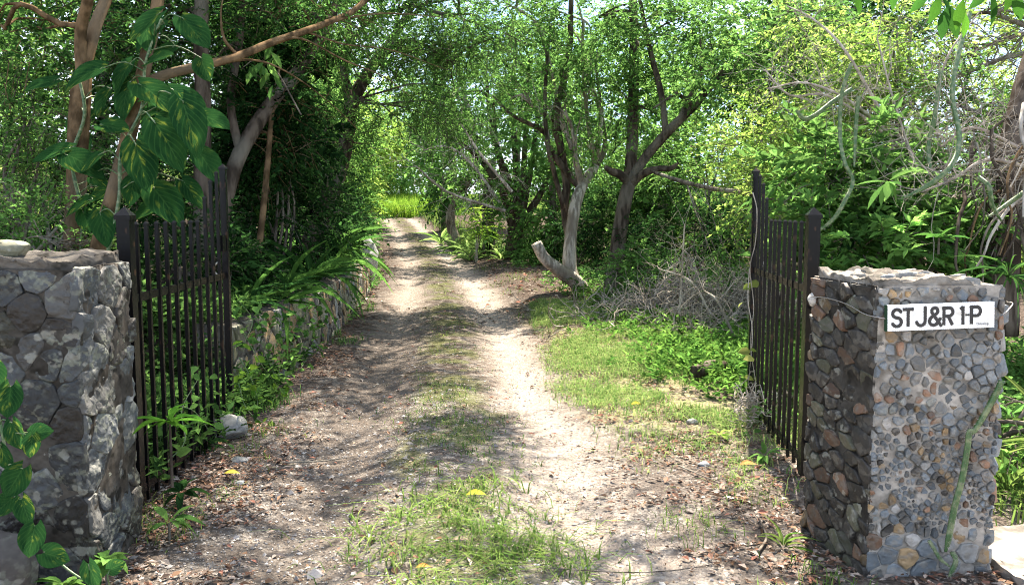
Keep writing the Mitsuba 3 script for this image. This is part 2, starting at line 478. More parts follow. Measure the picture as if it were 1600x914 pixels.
gx = axis(-3.4, 2.6, 0.035, -90, 90, 1.05)
gy = axis(2.6, 9.0, 0.035, -60, 140, 1.018)
X, Y = np.meshgrid(gx, gy, indexing='ij')
Z = gz(X, Y)
gv = np.stack([X, Y, Z], -1).reshape(-1, 3)
nx, ny = len(gx), len(gy)
i, j = np.meshgrid(np.arange(nx - 1), np.arange(ny - 1), indexing='ij')
gq = np.stack([i * ny + j, (i + 1) * ny + j, (i + 1) * ny + j + 1, i * ny + j + 1], -1).reshape(-1, 4)
mid = gv[gq].mean(1)
on_lane = (np.abs(mid[:, 0] - cx(mid[:, 1]) + 0.5 * (meshkit.fbm(mid * [1, 1, 0] * 1.7, 3, 9) - 0.5)) < 1.35) & (mid[:, 1] > 1.6) & (mid[:, 1] < 52)


def sub_mesh(V, Q):
    used, inv = np.unique(Q.ravel(), return_inverse=True)
    q = inv.reshape(Q.shape)
    return V[used], np.vstack([q[:, [0, 1, 2]], q[:, [0, 2, 3]]])


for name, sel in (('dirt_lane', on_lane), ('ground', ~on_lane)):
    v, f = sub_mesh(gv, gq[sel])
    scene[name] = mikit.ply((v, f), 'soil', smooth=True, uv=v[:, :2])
    tag(name, kind='structure')
labels['dirt_lane']['label'] = 'two rutted wheel tracks of pale dirt lane with grassy middle'
labels['ground']['label'] = 'leaf strewn soil beside the dirt lane'
rv, rf = box(-40, 40, -9, 1.2, -0.25, 0.03)
scene['road'] = mikit.ply((rv, rf), 'asphalt')
tag('road', 'pale paved road in front of the gateway', kind='structure')


def on_ground(x, y, dz=0.0):
    return np.stack([x, y, gz(x, y) + dz], -1)


# ---------------------------------------------------------------- stonework
def poisson(rng, w, h, size, tries=6000):
    """seeds whose spacing follows size(u, v)"""
    pts, rad = np.zeros((0, 2)), np.zeros(0)
    for _ in range(tries):
        p = rng.random(2) * [w, h]
        r = size(*p) * rng.uniform(0.5, 1.4)
        if len(pts) and (np.linalg.norm(pts - p, axis=1) < 0.5 * (rad + r)).any():
            continue
        pts, rad = np.vstack([pts, p]), np.append(rad, r)
    return pts


def cells(pts, w, h):
    m = np.vstack([pts, pts * [-1, 1], pts * [1, -1], [2 * w, 0] + pts * [-1, 1], [0, 2 * h] + pts * [1, -1]])
    vor = Voronoi(m)
    out = []
    for k in range(len(pts)):
        reg = vor.regions[vor.point_region[k]]
        if reg and -1 not in reg:
            out.append(Polygon(vor.vertices[reg]).intersection(sbox(0, 0, w, h)))
    return out


def stone(rng, poly, joint, proud, sides=9, rounding=0.3):
    """one stone in face coordinates (u, v, out): a chamfered, slightly domed lump"""
    a = math.sqrt(poly.area)
    poly = poly.buffer(-joint)
    if poly.is_empty or poly.area < 1e-6:
        return None
    if poly.geom_type != 'Polygon':
        poly = max(poly.geoms, key=lambda g: g.area)
    sm = poly.buffer(-rounding * 0.25 * a).buffer(rounding * 0.25 * a)
    if sm.geom_type == 'Polygon' and not sm.is_empty:
        poly = sm
    ring = poly.exterior
    ts = (np.arange(sides) + 0.3 * rng.uniform(-1, 1, sides)) / sides
    P = np.array([ring.interpolate(t % 1, normalized=True).coords[0] for t in ts])
    if Polygon(P).exterior.is_ccw is False:
        P = P[::-1]
    c = P.mean(0)
    tilt = rng.uniform(-0.25, 0.25, 2)

    def lay(s, z, j):
        q = c + (P - c) * s
        zz = z + (q - c) @ tilt * min(1, proud / max(a, 1e-6) * 6) + rng.uniform(-j, j, sides)
        return np.column_stack([q, zz])
    V = np.vstack([lay(1.06, -0.03, 0), lay(1.0, proud * 0.45, proud * 0.12), lay(0.90, proud * 0.95, proud * 0.16), lay(0.5, proud * 1.0, proud * 0.22), [[*c, proud * (1.05 + 0.12 * rng.uniform(-1, 1))]]])
    F, k = [], np.arange(sides)
    for r in range(3):
        a0, b0 = r * sides + k, r * sides + (k + 1) % sides
        F += [np.stack([a0, b0, b0 + sides], 1), np.stack([a0, b0 + sides, a0 + sides], 1)]
    F.append(np.stack([3 * sides + k, 3 * sides + (k + 1) % sides, k * 0 + 4 * sides], 1))
    return V, np.vstack(F)


def roughen(V, F, n, a1, a2, seed):
    c = V.mean(0)
    if n > 1:
        V = (V - c) * [1.09, 1.09, 1.0] + c
    for _ in range(n):
        V, F = trimesh.remesh.subdivide(V, F)
    m = trimesh.Trimesh(V, F, process=True)
    trimesh.smoothing.filter_laplacian(m, 0.5, iterations=1, volume_constraint=False) if n > 1 else None
    V = np.array(m.vertices)
    q = V + seed * 3.1
    V[:, 2] += a1 * (meshkit.fbm(q * 11, 3, 3) - 0.5) + a2 * (meshkit.fbm(q * 45, 3, 5) - 0.5)
    V[:, :2] += 0.5 * a1 * np.stack([meshkit.fbm(q * 14 + 7, 2, 8) - 0.5, meshkit.fbm(q * 14 + 19, 2, 9) - 0.5], 1)
    return V, np.array(m.faces)


def tone(rng, weights):
    names = dict(blue=0.15, grey=0.39, pale=0.50, ochre=0.61, rust=0.72, dark=0.84, olive=0.96)
    ks = list(weights)
    w = np.array([weights[k] for k in ks], float)
    return names[ks[rng.choice(len(ks), p=w / w.sum())]]


def face_stones(rng, holder, place, w, h, size, joint, proud, weights, bright=(0.75, 1.3), most=300, sides=8, rounding=0.3, tries=6000, jit=0.35, rough=None, drop=0.0, vary=0.0, lichen=0, stretch=(1, 1, 0), smooth=None):
    if stretch[2] or stretch[0] != 1:
        kx, ky, sh = stretch
        big = cells(poisson(rng, w * kx + abs(sh) * h, h * ky, lambda u, v: size(u / kx, v / ky), tries), w * kx + abs(sh) * h, h * ky)
        polys = [affinity.affine_transform(p, [1 / kx, -sh / (kx * ky), 0, 1 / ky, 0 if sh < 0 else 0, 0]).intersection(sbox(0, 0, w, h)) for p in big]
        polys = [p for p in polys if p.geom_type == 'Polygon' and p.area > 2e-4]
    else:
        polys = cells(poisson(rng, w, h, size, tries), w, h)
    polys = [p for p in polys if rng.random() >= drop]
    polys.sort(key=lambda p: -p.area)
    rest = MB()
    for k, poly in enumerate(polys):
        st = stone(rng, poly, joint * (1 + vary * rng.uniform(-.6, 2.2)), proud * rng.uniform(1 - jit, 1 + jit), sides, rounding)
        if st is None:
            continue
        V, F = st
        if rough:
            V, F = roughen(V, F, *rough, k)
        V = place(V)
        U = (tone(rng, weights) + 2 * lichen, rng.uniform(*bright))
        if k < most:
            MB().add(V, F, U=U).put(part(holder, 'stone'), 'stone', smooth=bool(rough) if smooth is None else smooth)
        else:
            rest.add(V, F, U=U)
    if rest.v:
        tag(rest.put(part(holder, 'small_stones'), 'stone'), kind='stuff')


def planar(o, uu, vv, nn, rag=0.0, seed=0):
    o, uu, vv, nn = (np.array(a, float) for a in (o, uu, vv, nn))

    def f(V):
        P = o + V[:, :1] * uu + V[:, 1:2] * vv + V[:, 2:] * nn
        return P + nn * ((meshkit.fbm(P * 5.0 + seed, 2, seed) - 0.5) * rag)[:, None]
    return f


def block(foot, z0, z1, rough, seed, res=0.06, round_r=0.03):
    """a rough upright block over a four-cornered foot, its corners worn"""
    poly = Polygon(foot).buffer(-round_r).buffer(round_r, quad_segs=3)
    m = trimesh.creation.extrude_polygon(poly, z1 - z0, engine='earcut')
    m.apply_translation([0, 0, z0])
    v, f = trimesh.remesh.subdivide_to_size(m.vertices, m.faces, res)
    m = trimesh.Trimesh(v, f, process=True)
    n = m.vertex_normals
    d = meshkit.fbm(m.vertices * 9.0 + seed, 3, seed) - 0.5
    d2 = meshkit.fbm(m.vertices * 35.0 + seed, 2, seed) - 0.5
    m.vertices = m.vertices + n * (d * rough + d2 * rough * 0.4)[:, None]
    return m


def unit(a, b):
    a, b = np.array(a, float), np.array(b, float)
    L = np.linalg.norm(b - a)
    return (b - a) / L, L


# the pillar with the name board
PR = [(1.545, 3.50), (2.11, 3.54), (2.05, 4.10), (1.465, 4.05)]
pr = thing('stone_gate_pillar', 'square gate pillar of small blue grey and ochre stones carrying the white name board', 'pillar', 'stone gate pillars')
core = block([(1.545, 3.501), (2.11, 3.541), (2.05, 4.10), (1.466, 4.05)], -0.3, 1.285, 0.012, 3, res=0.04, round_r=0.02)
scene[part(pr, 'mortar_core')] = mikit.ply(core, 'mortar', smooth=True, uv=np.column_stack([np.zeros(len(core.vertices)), np.where(core.vertex_normals[:, 0] < -.6, 0.16, 0.95)]))  # lane-facing mortar darkened like its stones, shade put into the colour
rng = rgen(11)
du, wF = unit(PR[0], PR[1])
frontw = dict(blue=50, grey=24, pale=5, ochre=8, rust=8, dark=6)


def front_size(u, v):
    if v < 0.23 + 0.02 * math.sin(u * 9):
        return 0.10
    return 0.031 + 0.017 * sst(0.42, 1.0, np.float64(v)) + 0.011 * math.sin(u * 23 + v * 17)


face_stones(rng, pr, planar((*PR[0], -0.02), (*du, 0), (0, 0, 1), (du[1], -du[0], 0), 0.02, 5), wF, 1.30, front_size, 0.0024, 0.008, frontw, bright=(0.42, 1.15), most=295, sides=8, tries=11000, rounding=0.03, jit=.8, drop=.04, vary=.8, rough=(1, .012, .008), smooth=False)
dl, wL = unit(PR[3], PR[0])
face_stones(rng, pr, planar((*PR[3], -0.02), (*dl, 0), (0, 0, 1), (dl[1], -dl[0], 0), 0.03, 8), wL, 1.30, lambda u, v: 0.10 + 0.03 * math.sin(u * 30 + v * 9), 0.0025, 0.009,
            dict(dark=66, olive=18, rust=10, ochre=6), bright=(0.24, .58), sides=9, rounding=0.05, tries=5000, jit=.6, rough=(1, .02, .006), stretch=(.8, 1.25, .35))  # lane-facing stones toned darker: shade of this side put into their colour
dR, wR = unit(PR[1], PR[2])
face_stones(rng, pr, planar((*PR[1], -0.02), (*dR, 0), (0, 0, 1), (dR[1], -dR[0], 0), 0.03, 2), wR, 1.28, lambda u, v: 0.10, 0.003, 0.022, frontw, sides=7)
capm = block([(1.55, 3.505), (2.10, 3.55), (2.045, 4.09), (1.475, 4.04)], 1.265, 1.312, 0.045, 8, res=0.022, round_r=0.05)
cv = capm.vertices.copy()
cv[:, 2] -= 0.05 * sst(1.9, 2.15, cv[:, 0])
cv[:, 2] += 0.05 * (meshkit.fbm(cv * [12, 12, 0], 4, 2) - 0.5)
capm.vertices = cv
scene[pr + '__cap'] = mikit.ply(capm, 'mortar', smooth=True, uv=np.tile([[0, 0.7]], (len(cv), 1)))
labels[pr + '__cap'] = {'label': 'rough pale mortar cap of the pillar'}
for k in range(15):
    a, b = rng.uniform(0.08, 0.92, 2)
    p = (np.array(PR[0]) * (1 - a) + np.array(PR[1]) * a) * (1 - b) + (np.array(PR[3]) * (1 - a) + np.array(PR[2]) * a) * b
    ang = np.sort(rng.random(7)) * 2 * np.pi
    s = rng.uniform(0.03, 0.065)
    st = stone(rng, Polygon(np.column_stack([np.cos(ang) * s, np.sin(ang) * s * 0.7])).convex_hull, 0.001, rng.uniform(0.008, 0.02), 7)
    if st is None:
        continue
    z = 1.31 - 0.05 * sst(1.9, 2.15, p[0])
    MB().add(st[0] + [p[0], p[1], z], st[1], U=(tone(rng, dict(grey=3, dark=2, blue=2)), 1.0)).put(part(pr, 'cap_stone'), 'stone')

# the pillar on the other side: bigger, darker blocks
PL = [(-2.62, 3.40), (-1.80, 3.42), (-1.83, 3.98), (-2.62, 4.02)]
pl = thing('stone_gate_pillar', 'broad gate pillar of large dark lichen covered blocks with a loose rock on top', 'pillar', 'stone gate pillars')
core = block(PL, -0.3, 1.36, 0.03, 6, round_r=0.05)
scene[part(pl, 'mortar_core')] = mikit.ply(core, 'mortar', smooth=True, uv=np.tile([[0, 0.2]], (len(core.vertices), 1)))
rng = rgen(21)
du, wF = unit(PL[0], PL[1])
darkw = dict(dark=24, blue=48, olive=10, grey=12, ochre=3, pale=3)


def big_size(u, v):
    return 0.19 + 0.06 * math.sin(u * 13 + v * 8)


def corner_round(f, corner, r, nn):
    def g(V):
        P = f(V)
        d = np.maximum(0, r - np.abs((P - corner) @ np.array([*nn, 0])))
        return P
    return g


face_stones(rng, pl, planar((*PL[0], -0.05), (*du, 0), (0, 0, 1), (du[1], -du[0], 0), 0.035, 3), wF, 1.41, big_size, 0.004, 0.007, darkw, bright=(0.12, .30), sides=11, rounding=0.02, jit=.6, rough=(2, .022, .016), lichen=1, vary=.8, smooth=False)
dR, wR = unit(PL[1], PL[2])
face_stones(rng, pl, planar((PL[1][0], PL[1][1], -0.05), (*dR, 0), (0, 0, 1), (dR[1], -dR[0], 0), 0.05, 4), wR, 1.41, lambda u, v: 0.20 + 0.05 * math.sin(v * 11), 0.004, 0.008,
            dict(blue=50, grey=28, dark=18, pale=4), bright=(0.20, 0.46), sides=11, rounding=0.02, jit=.6, rough=(2, .034, .016), vary=.8, lichen=1, smooth=False)  # lane-facing stones brighter than the front: grazing sun put into their tone
capm = block([(-2.62, 3.41), (-1.825, 3.43), (-1.845, 3.97), (-2.62, 4.01)], 1.33, 1.405, 0.06, 18, res=0.03, round_r=0.10)
cv = capm.vertices.copy()
cv[:, 2] += 0.05 * (meshkit.fbm(cv * [9, 9, 0], 3, 5) - 0.5)
capm.vertices = cv
scene[part(pl, 'cap')] = mikit.ply(capm, 'mortar', smooth=True, uv=np.tile([[0, 0.32]], (len(capm.vertices), 1)))


def rock(key, loc, r, seed, t=('grey', 1.1), bsdf='stone', sub=3):
    m = trimesh.creation.icosphere(subdivisions=sub)
    v = m.vertices * np.array(r)
    d = meshkit.fbm(m.vertices * 1.5 + seed, 4, seed) - 0.5
    # a few flat broken faces
    g = rgen(seed)
    v = v * (1 + 0.55 * d[:, None])
    for _ in range(7):
        n = nrm(g.standard_normal(3))
        lim = 0.72 * np.linalg.norm(np.array(r) * n)
        e = v @ n - lim
        v = v - np.maximum(e, 0)[:, None] * n * 0.85
    names = dict(blue=0.15, grey=0.39, pale=0.50, ochre=0.61, rust=0.72, dark=0.84, olive=0.96)
    scene[key] = mikit.ply((v + np.array(loc), m.faces), bsdf, smooth=True, uv=np.tile([[names[t[0]] + 2.0, t[1]]], (len(v), 1)))
    return key


def add_rock(name, label, loc, r, seed, t=('grey', 1.1), cat='rock', group=None):
    k = tag(num(name), label, cat, group)
    return rock(k, loc, r, seed, t)


add_rock('loose_rock', 'flat loose rock lying on top of the broad dark pillar', (-2.16, 3.55, 1.435), (0.11, 0.08, 0.045), 5, ('olive', 0.9))
add_rock('boulder', 'rounded boulder at the near foot of the broad dark pillar', (-2.12, 3.22, 0.10), (0.20, 0.12, 0.27), 9, ('dark', 0.8), 'boulder')
add_rock('loose_rock', 'broken pale rock propping the free end of the gate by the wall', (-2.03, 5.78, 0.075), (0.15, 0.12, 0.11), 14, ('grey', 1.05))
add_rock('loose_rock', 'small grey rock lying behind the broken pale rock beside the gate', (-2.17, 5.62, 0.05), (0.08, 0.08, 0.07), 17, ('grey', 1.2))
add_rock('boulder', 'tall grey boulder standing on the end of the ivy covered wall', (-3.02, 17.2, 0.55), (0.28, 0.45, 0.55), 23, ('grey', 1.5), 'boulder')
for k, (x, y, r, lab) in enumerate([(-1.75, 5.2, 0.045, 'palm sized pale stone lying just below the broken pale rock'), (-1.60, 4.75, 0.03, 'small grey stone lying in the litter below the gate by the wall'), (1.35, 6.1, 0.04, 'small grey stone in the dry grass left of the dry vine'),
                                    (1.22, 5.15, 0.03, 'small pale stone in the litter left of the name board pillar')]):
    add_rock('pebble', lab, (x, y, float(gz(x, y)) + r * 0.2), (r * 1.3, r, r * 0.7), 40 + k, (('grey', 'blue')[k % 2], 1.0), 'stone')

slab = block([(2.16, 3.10), (3.6, 3.0), (3.7, 4.02), (2.13, 3.95)], -0.1, 0.06, 0.05, 31, res=0.06, round_r=0.04)
scene['concrete_apron'] = mikit.ply(slab, 'concrete', smooth=True)
tag('concrete_apron', 'sunlit patch of rough concrete beside the pillar with the name board', kind='structure')

# retaining wall along the lane
wl = thing('retaining_wall', 'low retaining wall of grey and ochre rubble holding the leafy bank along the lane', 'wall')
ys = np.linspace(6.75, 26.0, 88)
prof = []
for y in ys:
    x = float(xw(y))
    top = float(zl(y)) + 0.66 + 0.05 * (meshkit.noise(np.array([y * 1.3, 0, 0])) - 0.5)
    nz = 0.03 * (meshkit.noise(np.array([y * 3.1, 5, 0])) - 0.5)
    prof.append([[x + nz, y, -0.15], [x - 0.01 + nz, y, top * 0.5], [x - 0.03 + nz, y, top - 0.03], [x - 0.07, y, top], [x - 0.30, y, top + 0.01], [x - 0.36, y, -0.1]])
prof = np.array(prof)
k = prof.shape[1]
i, j = np.meshgrid(np.arange(len(ys) - 1), np.arange(k - 1), indexing='ij')
q = np.stack([i * k + j, i * k + j + 1, (i + 1) * k + j + 1, (i + 1) * k + j], -1).reshape(-1, 4)
wf = np.vstack([q[:, [0, 1, 2]], q[:, [0, 2, 3]], [[0, 2, 1], [0, 3, 2], [0, 4, 3], [0, 5, 4]]])
scene[part(wl, 'mortar_core')] = mikit.ply((prof.reshape(-1, 3), wf), 'mortar', smooth=False, uv=np.tile([[0, 0.32]], (len(ys) * k, 1)))
sy = np.concatenate([[0], np.cumsum(np.hypot(np.diff(ys), np.diff(xw(ys))))])


def wall_place(V):
    y = np.interp(V[:, 0], sy, ys)
    x = xw(y)
    return np.stack([x + V[:, 2] - 0.03 * V[:, 1] / 0.66, y, zl(y) - 0.04 + V[:, 1]], 1)


rng = rgen(31)
face_stones(rng, wl, wall_place, float(np.interp(19.0, ys, sy)), 0.70, lambda u, v: 0.19 + 0.05 * math.sin(u * 7 + 9 * v) + 0.008 * u, 0.008, 0.016,
            dict(grey=16, dark=14, ochre=30, olive=34, rust=6), bright=(0.5, 1.05), sides=9, rounding=0.05, tries=3500, rough=(1, .02, .006), vary=.5)


# ---------------------------------------------------------------- gates
def square_bar(a, h0, h1, s, ang, cap=True):
    """an upright square tube with a little pyramid cap"""
    m = MB()
    c, sn = math.cos(ang), math.sin(ang)

    def ring(hw, z):
        q = np.array([[-hw, -hw], [hw, -hw], [hw, hw], [-hw, hw]]) @ np.array([[c, sn], [-sn, c]])
        return np.column_stack([q + a, np.full(4, z)])
    e = s * 0.5
    rings = [ring(e, h0), ring(e, h1)]
    if cap:
        rings += [ring(e * 1.22, h1), ring(e * 1.22, h1 + s * 0.35), ring(e * 0.35, h1 + s * 0.85)]
    V = np.vstack(rings + [[[a[0], a[1], h0]], [[a[0], a[1], h1 + (s * 1.05 if cap else 0)]]])
    F, k = [], np.arange(4)
    for r in range(len(rings) - 1):
        p, q = r * 4 + k, r * 4 + (k + 1) % 4
        F += [np.stack([p, q, q + 4], 1), np.stack([p, q + 4, p + 4], 1)]
    n = len(rings) * 4
    F += [np.stack([(k + 1) % 4, k, k * 0 + n], 1), np.stack([n - 4 + k, n - 4 + (k + 1) % 4, k * 0 + n + 1], 1)]
    return V, np.vstack(F)


def obox(a, b, w, z0, z1):
    """a flat rail from a to b (plan), w thick"""
    d, L = unit(a, b)
    s = np.array([-d[1], d[0]]) * w / 2
    q = [np.array(a) - s, np.array(b) - s, np.array(b) + s, np.array(a) + s]
    V = np.array([[*p, z0] for p in q] + [[*p, z1] for p in q])
    F = np.array([[0, 2, 1], [0, 3, 2], [4, 5, 6], [4, 6, 7], [0, 1, 5], [0, 5, 4], [1, 2, 6], [1, 6, 5], [2, 3, 7], [2, 7, 6], [3, 0, 4], [3, 4, 7]])
    return V, F


def gate(label, a, b, side):
    k = thing('iron_gate', label, 'gate', 'black iron gates')
    a, b = np.array(a, float), np.array(b, float)
    d, L = unit(a, b)
    ang = math.atan2(d[1], d[0])
    off = np.array([-d[1], d[0]]) * side
    n = 12
    for i in range(n + 1):
        p = a + (b - a) * i / n + off * 0.002 * ((i * 7) % 3 - 1)
        if i == 0:
            MB().add(*square_bar(p, 0.05, 1.555, 0.066, ang)).put(part(k, 'hinge_post'), 'iron')
            continue
        top = {9: 1.68, 10: 1.79, 11: 1.855, 12: 1.89}.get(i, 1.525)
        MB().add(*square_bar(p, 0.035, top, 0.042 if i == n else 0.021, ang)).put(part(k, 'end_post' if i == n else 'bar'), 'iron')
    for z in (0.09, 1.12):
        MB().add(*obox(a + d * 0.03, b - d * 0.024, 0.012, z, z + 0.045)).put(part(k, 'rail'), 'iron')
    q = a + d * (L * 11.2 / n)
    MB().add(*obox(q, q + d * 0.085, 0.035, 1.32, 1.43)).put(part(k, 'lock_case'), 'iron')
    hm = MB()
    t = np.linspace(0, np.pi, 9)
    hp = np.stack([q[0] + off[0] * 0.05 * np.sin(t), q[1] + off[1] * 0.05 * np.sin(t) + 0 * t, 1.26 - 0.13 * (t / np.pi)], 1)
    hm.add(*tube(hp, np.full(9, 0.006), 6, 2)).put(part(k, 'handle'), 'wire', smooth=True)
    for z in (0.25, 1.05):
        MB().add(*tube([(*a - d * 0.06 * 0, z), (*(a - d * 0.10), z)], [0.018, 0.018], 10, 1)).put(part(k, 'hinge_pin'), 'iron')
    return k


gate('black iron gate standing open beside the broad dark pillar', (-1.985, 4.28), (-2.05, 5.95), 1)
gate('black iron gate standing open beside the pillar with the name board', (1.735, 4.80), (1.885, 6.48), -1)

# name board
sg = thing('name_board', 'white board lettered in black wired to the stone pillar', 'sign')
sx = np.array([0.463, 0.033, 0.0130])
sxn = nrm(sx)
so = np.array([1.565, 3.448, 1.101])
szn = nrm(np.cross(nrm([0.071, -0.997, 0.02]), sxn))
syn = np.cross(sxn, szn)
FR = np.stack([sxn, szn, syn], 1)
SW, SH = 0.464, 0.108


def on_board(V):
    return so + np.asarray(V, float) @ FR.T


bm = trimesh.creation.box(bounds=[[0, 0, -0.012], [SW, SH, 0.012]])
nfront = -np.sign((FR @ [0, 0, 1])[1])
scene[sg + '__panel'] = mikit.ply((on_board(bm.vertices), bm.faces), 'sign_white')
em = trimesh.creation.box(bounds=[[-0.003, -0.001, -0.0115], [0.0, SH + 0.001, 0.0105]])
scene[sg + '__edge_strip'] = mikit.ply((on_board(em.vertices), em.faces), 'sign_edge')


def letter_strokes(strokes, h, wd=0.011, curve=True):
    """hand cut letters from centre lines: lists of points in units of the letter height"""
    from shapely.geometry import LineString
    from shapely import union_all
    g = union_all([LineString(np.array(s) * h).buffer(wd / 2, cap_style='flat' if len(s) < 4 else 'round', join_style='round') for s in strokes])
    return g


def arc(cx_, cy_, rx, ry, a0, a1, n=14):
    t = np.radians(np.linspace(a0, a1, n))
    return [(cx_ + rx * math.cos(u), cy_ + ry * math.sin(u)) for u in t]


GL = {
    'S': ([arc(0.30, 0.73, 0.235, 0.22, 25, 270, 18) + arc(0.30, 0.265, 0.25, 0.235, 90, -155, 18)], 0.66),
    'T': ([[(0.0, 0.94), (0.62, 0.94)], [(0.31, 0.97), (0.31, 0.0)]], 0.66),
    'J': ([[(0.50, 1.0), (0.50, 0.28)] + arc(0.26, 0.29, 0.24, 0.26, 0, -165, 14)], 0.62),
    '&': ([[(0.70, 0.0), (0.20, 0.70)] + arc(0.35, 0.79, 0.17, 0.175, 200, -40, 14) + [(0.20, 0.48)] + arc(0.29, 0.255, 0.235, 0.23, 120, 330, 14) + [(0.66, 0.36)]], 0.72),
    'R': ([[(0.05, 0), (0.05, 1.0)], [(0.02, 0.94), (0.30, 0.94)] + arc(0.34, 0.715, 0.215, 0.225, 90, -90, 12) + [(0.05, 0.49)], [(0.28, 0.50), (0.54, 0.0)]], 0.60),
    '1': ([[(0.18, 0.0), (0.18, 1.0)], [(0.19, 0.96), (0.02, 0.84)]], 0.28),
    '-': ([[(0.0, 0.52), (0.24, 0.52)]], 0.29),
    'P': ([[(0.05, 0), (0.05, 1.0)], [(0.02, 0.94), (0.30, 0.94)] + arc(0.34, 0.70, 0.215, 0.24, 90, -90, 12) + [(0.05, 0.46)]], 0.60),
}
from shapely import affinity
H_L = 0.077
for ch, x0 in (('S', 0.016), ('T', 0.064), ('J', 0.123), ('&', 0.176), ('R', 0.239), ('1', 0.312), ('-', 0.336), ('P', 0.359)):
    g = affinity.translate(letter_strokes(GL[ch][0], H_L, 0.0135 if ch != '-' else 0.008), x0, 0.017)
    ms = [trimesh.creation.extrude_polygon(p, 0.0015, engine='earcut') for p in getattr(g, 'geoms', [g])]
    m = trimesh.util.concatenate(ms)
    m.apply_translation([0, 0, 0.0122 if nfront > 0 else -0.0137])
    scene[part(sg, 'letter')] = mikit.ply((on_board(m.vertices), m.faces), 'sign_black')
tm = meshkit.text_mesh('Ginnsing', 0.0095, 0.0008)
tm.apply_translation([0.385, 0.013, 0.0122 if nfront > 0 else -0.013])
scene[sg + '__small_writing'] = mikit.ply((on_board(tm.vertices), tm.faces), 'sign_black')
wr = thing('tie_wire', 'thin rusty wire running round the pillar to the name board', 'wire')
MB().add(*tube([(1.44, 3.98, 1.19), (1.475, 3.88, 1.195), (1.50, 3.7, 1.185), (1.515, 3.55, 1.16), (1.545, 3.46, 1.155), (1.592, 3.452, 1.15)], np.full(6, 0.0025), 5, 4)).put(wr + '__strand', 'wire', smooth=True)
MB().add(*tube([(2.06, 3.468, 1.17), (2.08, 3.475, 1.18), (2.12, 3.50, 1.21), (2.14, 3.58, 1.21)], np.full(4, 0.0025), 5, 4)).put(wr + '__strand_001', 'wire', smooth=True)
rock(tag(num('hinge_lump'), 'small lump of pale mortar on the pillar corner at the wire', 'mortar lump'), (1.465, 4.02, 1.17), (0.03, 0.03, 0.035), 3, ('pale', 1.4), sub=2)


# ---------------------------------------------------------------- big leaves built one by one
def lobed_leaf(L, W, cup, droop, seed, n=9, heart=0.16):
    """a broad heart shaped leaf: stations along the midrib, five points across; uv = (2 * seed + along, across)"""
    g = rgen(seed)
    t = np.linspace(0, 1, n)
    w = np.sin(np.pi * np.clip(t, 0, 1) ** 0.72) ** 0.75
    w[0], w[-1] = 0.30, 0.0
    rows = []
    ph = g.uniform(0, 6)
    for a in (-1, -0.5, 0, 0.5, 1):
        x = t * L - heart * L * abs(a) ** 1.5 * (1 - t) ** 3
        y = a * w * W / 2
        z = -droop * L * t ** 2 + cup * W * (a * a) * w * 0.5 + 0.02 * W * np.sin(9 * t + ph + 3 * a) * abs(a)
        rows.append(np.stack([x, y, z], 1))
    V = np.vstack(rows)
    U = np.vstack([np.stack([2 * (seed % 97) + t * 0.98 + 0.01, np.full(n, a)], 1) for a in (-1, -0.5, 0, 0.5, 1)])
    F = []
    for r in range(4):
        for i in range(n - 1):
            p, q = r * n + i, (r + 1) * n + i
            F += [[p, q, p + 1], [p + 1, q, q + 1]]
    return V, np.array(F), U


def frame_put(V, pos, d, n):
    d = nrm(d)
    s = nrm(np.cross(n, d))
    n = np.cross(d, s)
    return np.array(pos) + V[:, :1] * d + V[:, 1:2] * s + V[:, 2:] * n


def big_leaf_part(holder, base, d, n, L, wr, seed, cup=0.15, droop=0.18, bsdf='big_leaf', heart=0.16):
    V, F, U = lobed_leaf(L, L * wr, cup, droop, seed, heart=heart)
    return MB().add(frame_put(V, base, d, n), F, U=U).put(part(holder, 'leaf'), bsdf, smooth=True)


def lance_part(holder, base, d, n, L, wr, col, droop=0.3, k=6, bsdf='leaf', name='leaf', wide=1):
    t = leaf_strip(k, droop, wide)
    V, F, C = leaves(np.array([base], float), np.array([d], float), np.array([n], float), L, L * wr, t, col)
    return MB().add(V, F, C).put(part(holder, name), bsdf, smooth=True)


def grow_to(z0, P):
    return [tuple(p) for p in P]


# ---------------------------------------------------------------- the trees on the left bank
VINE_A = [(-3.89,7.40,1.15), (-3.85,7.40,1.77), (-3.80,7.40,2.33), (-3.80,7.50,2.78)]
plant('forked_tree', 'forked tan trunk nearest the broad dark pillar behind big variegated leaves', 'tree',
      [(VINE_A, [.10, .088, .088, .085]), ([VINE_A[3], (-3.75,7.70,3.27), (-3.71,8.00,3.79), (-3.71,8.40,4.86)], [.06, .055, .05, .04]), ([VINE_A[3], (-3.79,7.50,3.17), (-3.59,7.30,3.55), (-3.62,7.20,4.19)], [.055, .05, .045, .04])],
      [((-3.2, 8.6, 5.3), (2.0, 2.0, 0.9), 120), ((-4.6, 7.0, 5.2), (1.6, 1.8, 1.0), 120), ((-4.67,8.40,3.29), (0.8, .8, .6), 130)], leaf=(0.075, 0.52), cols=HALF, bark='bark_tan', seed=101, sides=12, m=12)
TB = [(-3.45,6.90,1.20), (-3.31,6.90,1.65), (-3.21,7.00,2.13), (-3.15,7.10,2.51), (-3.12,7.30,2.97), (-3.10,7.50,3.44), (-3.15,7.90,4.22)]
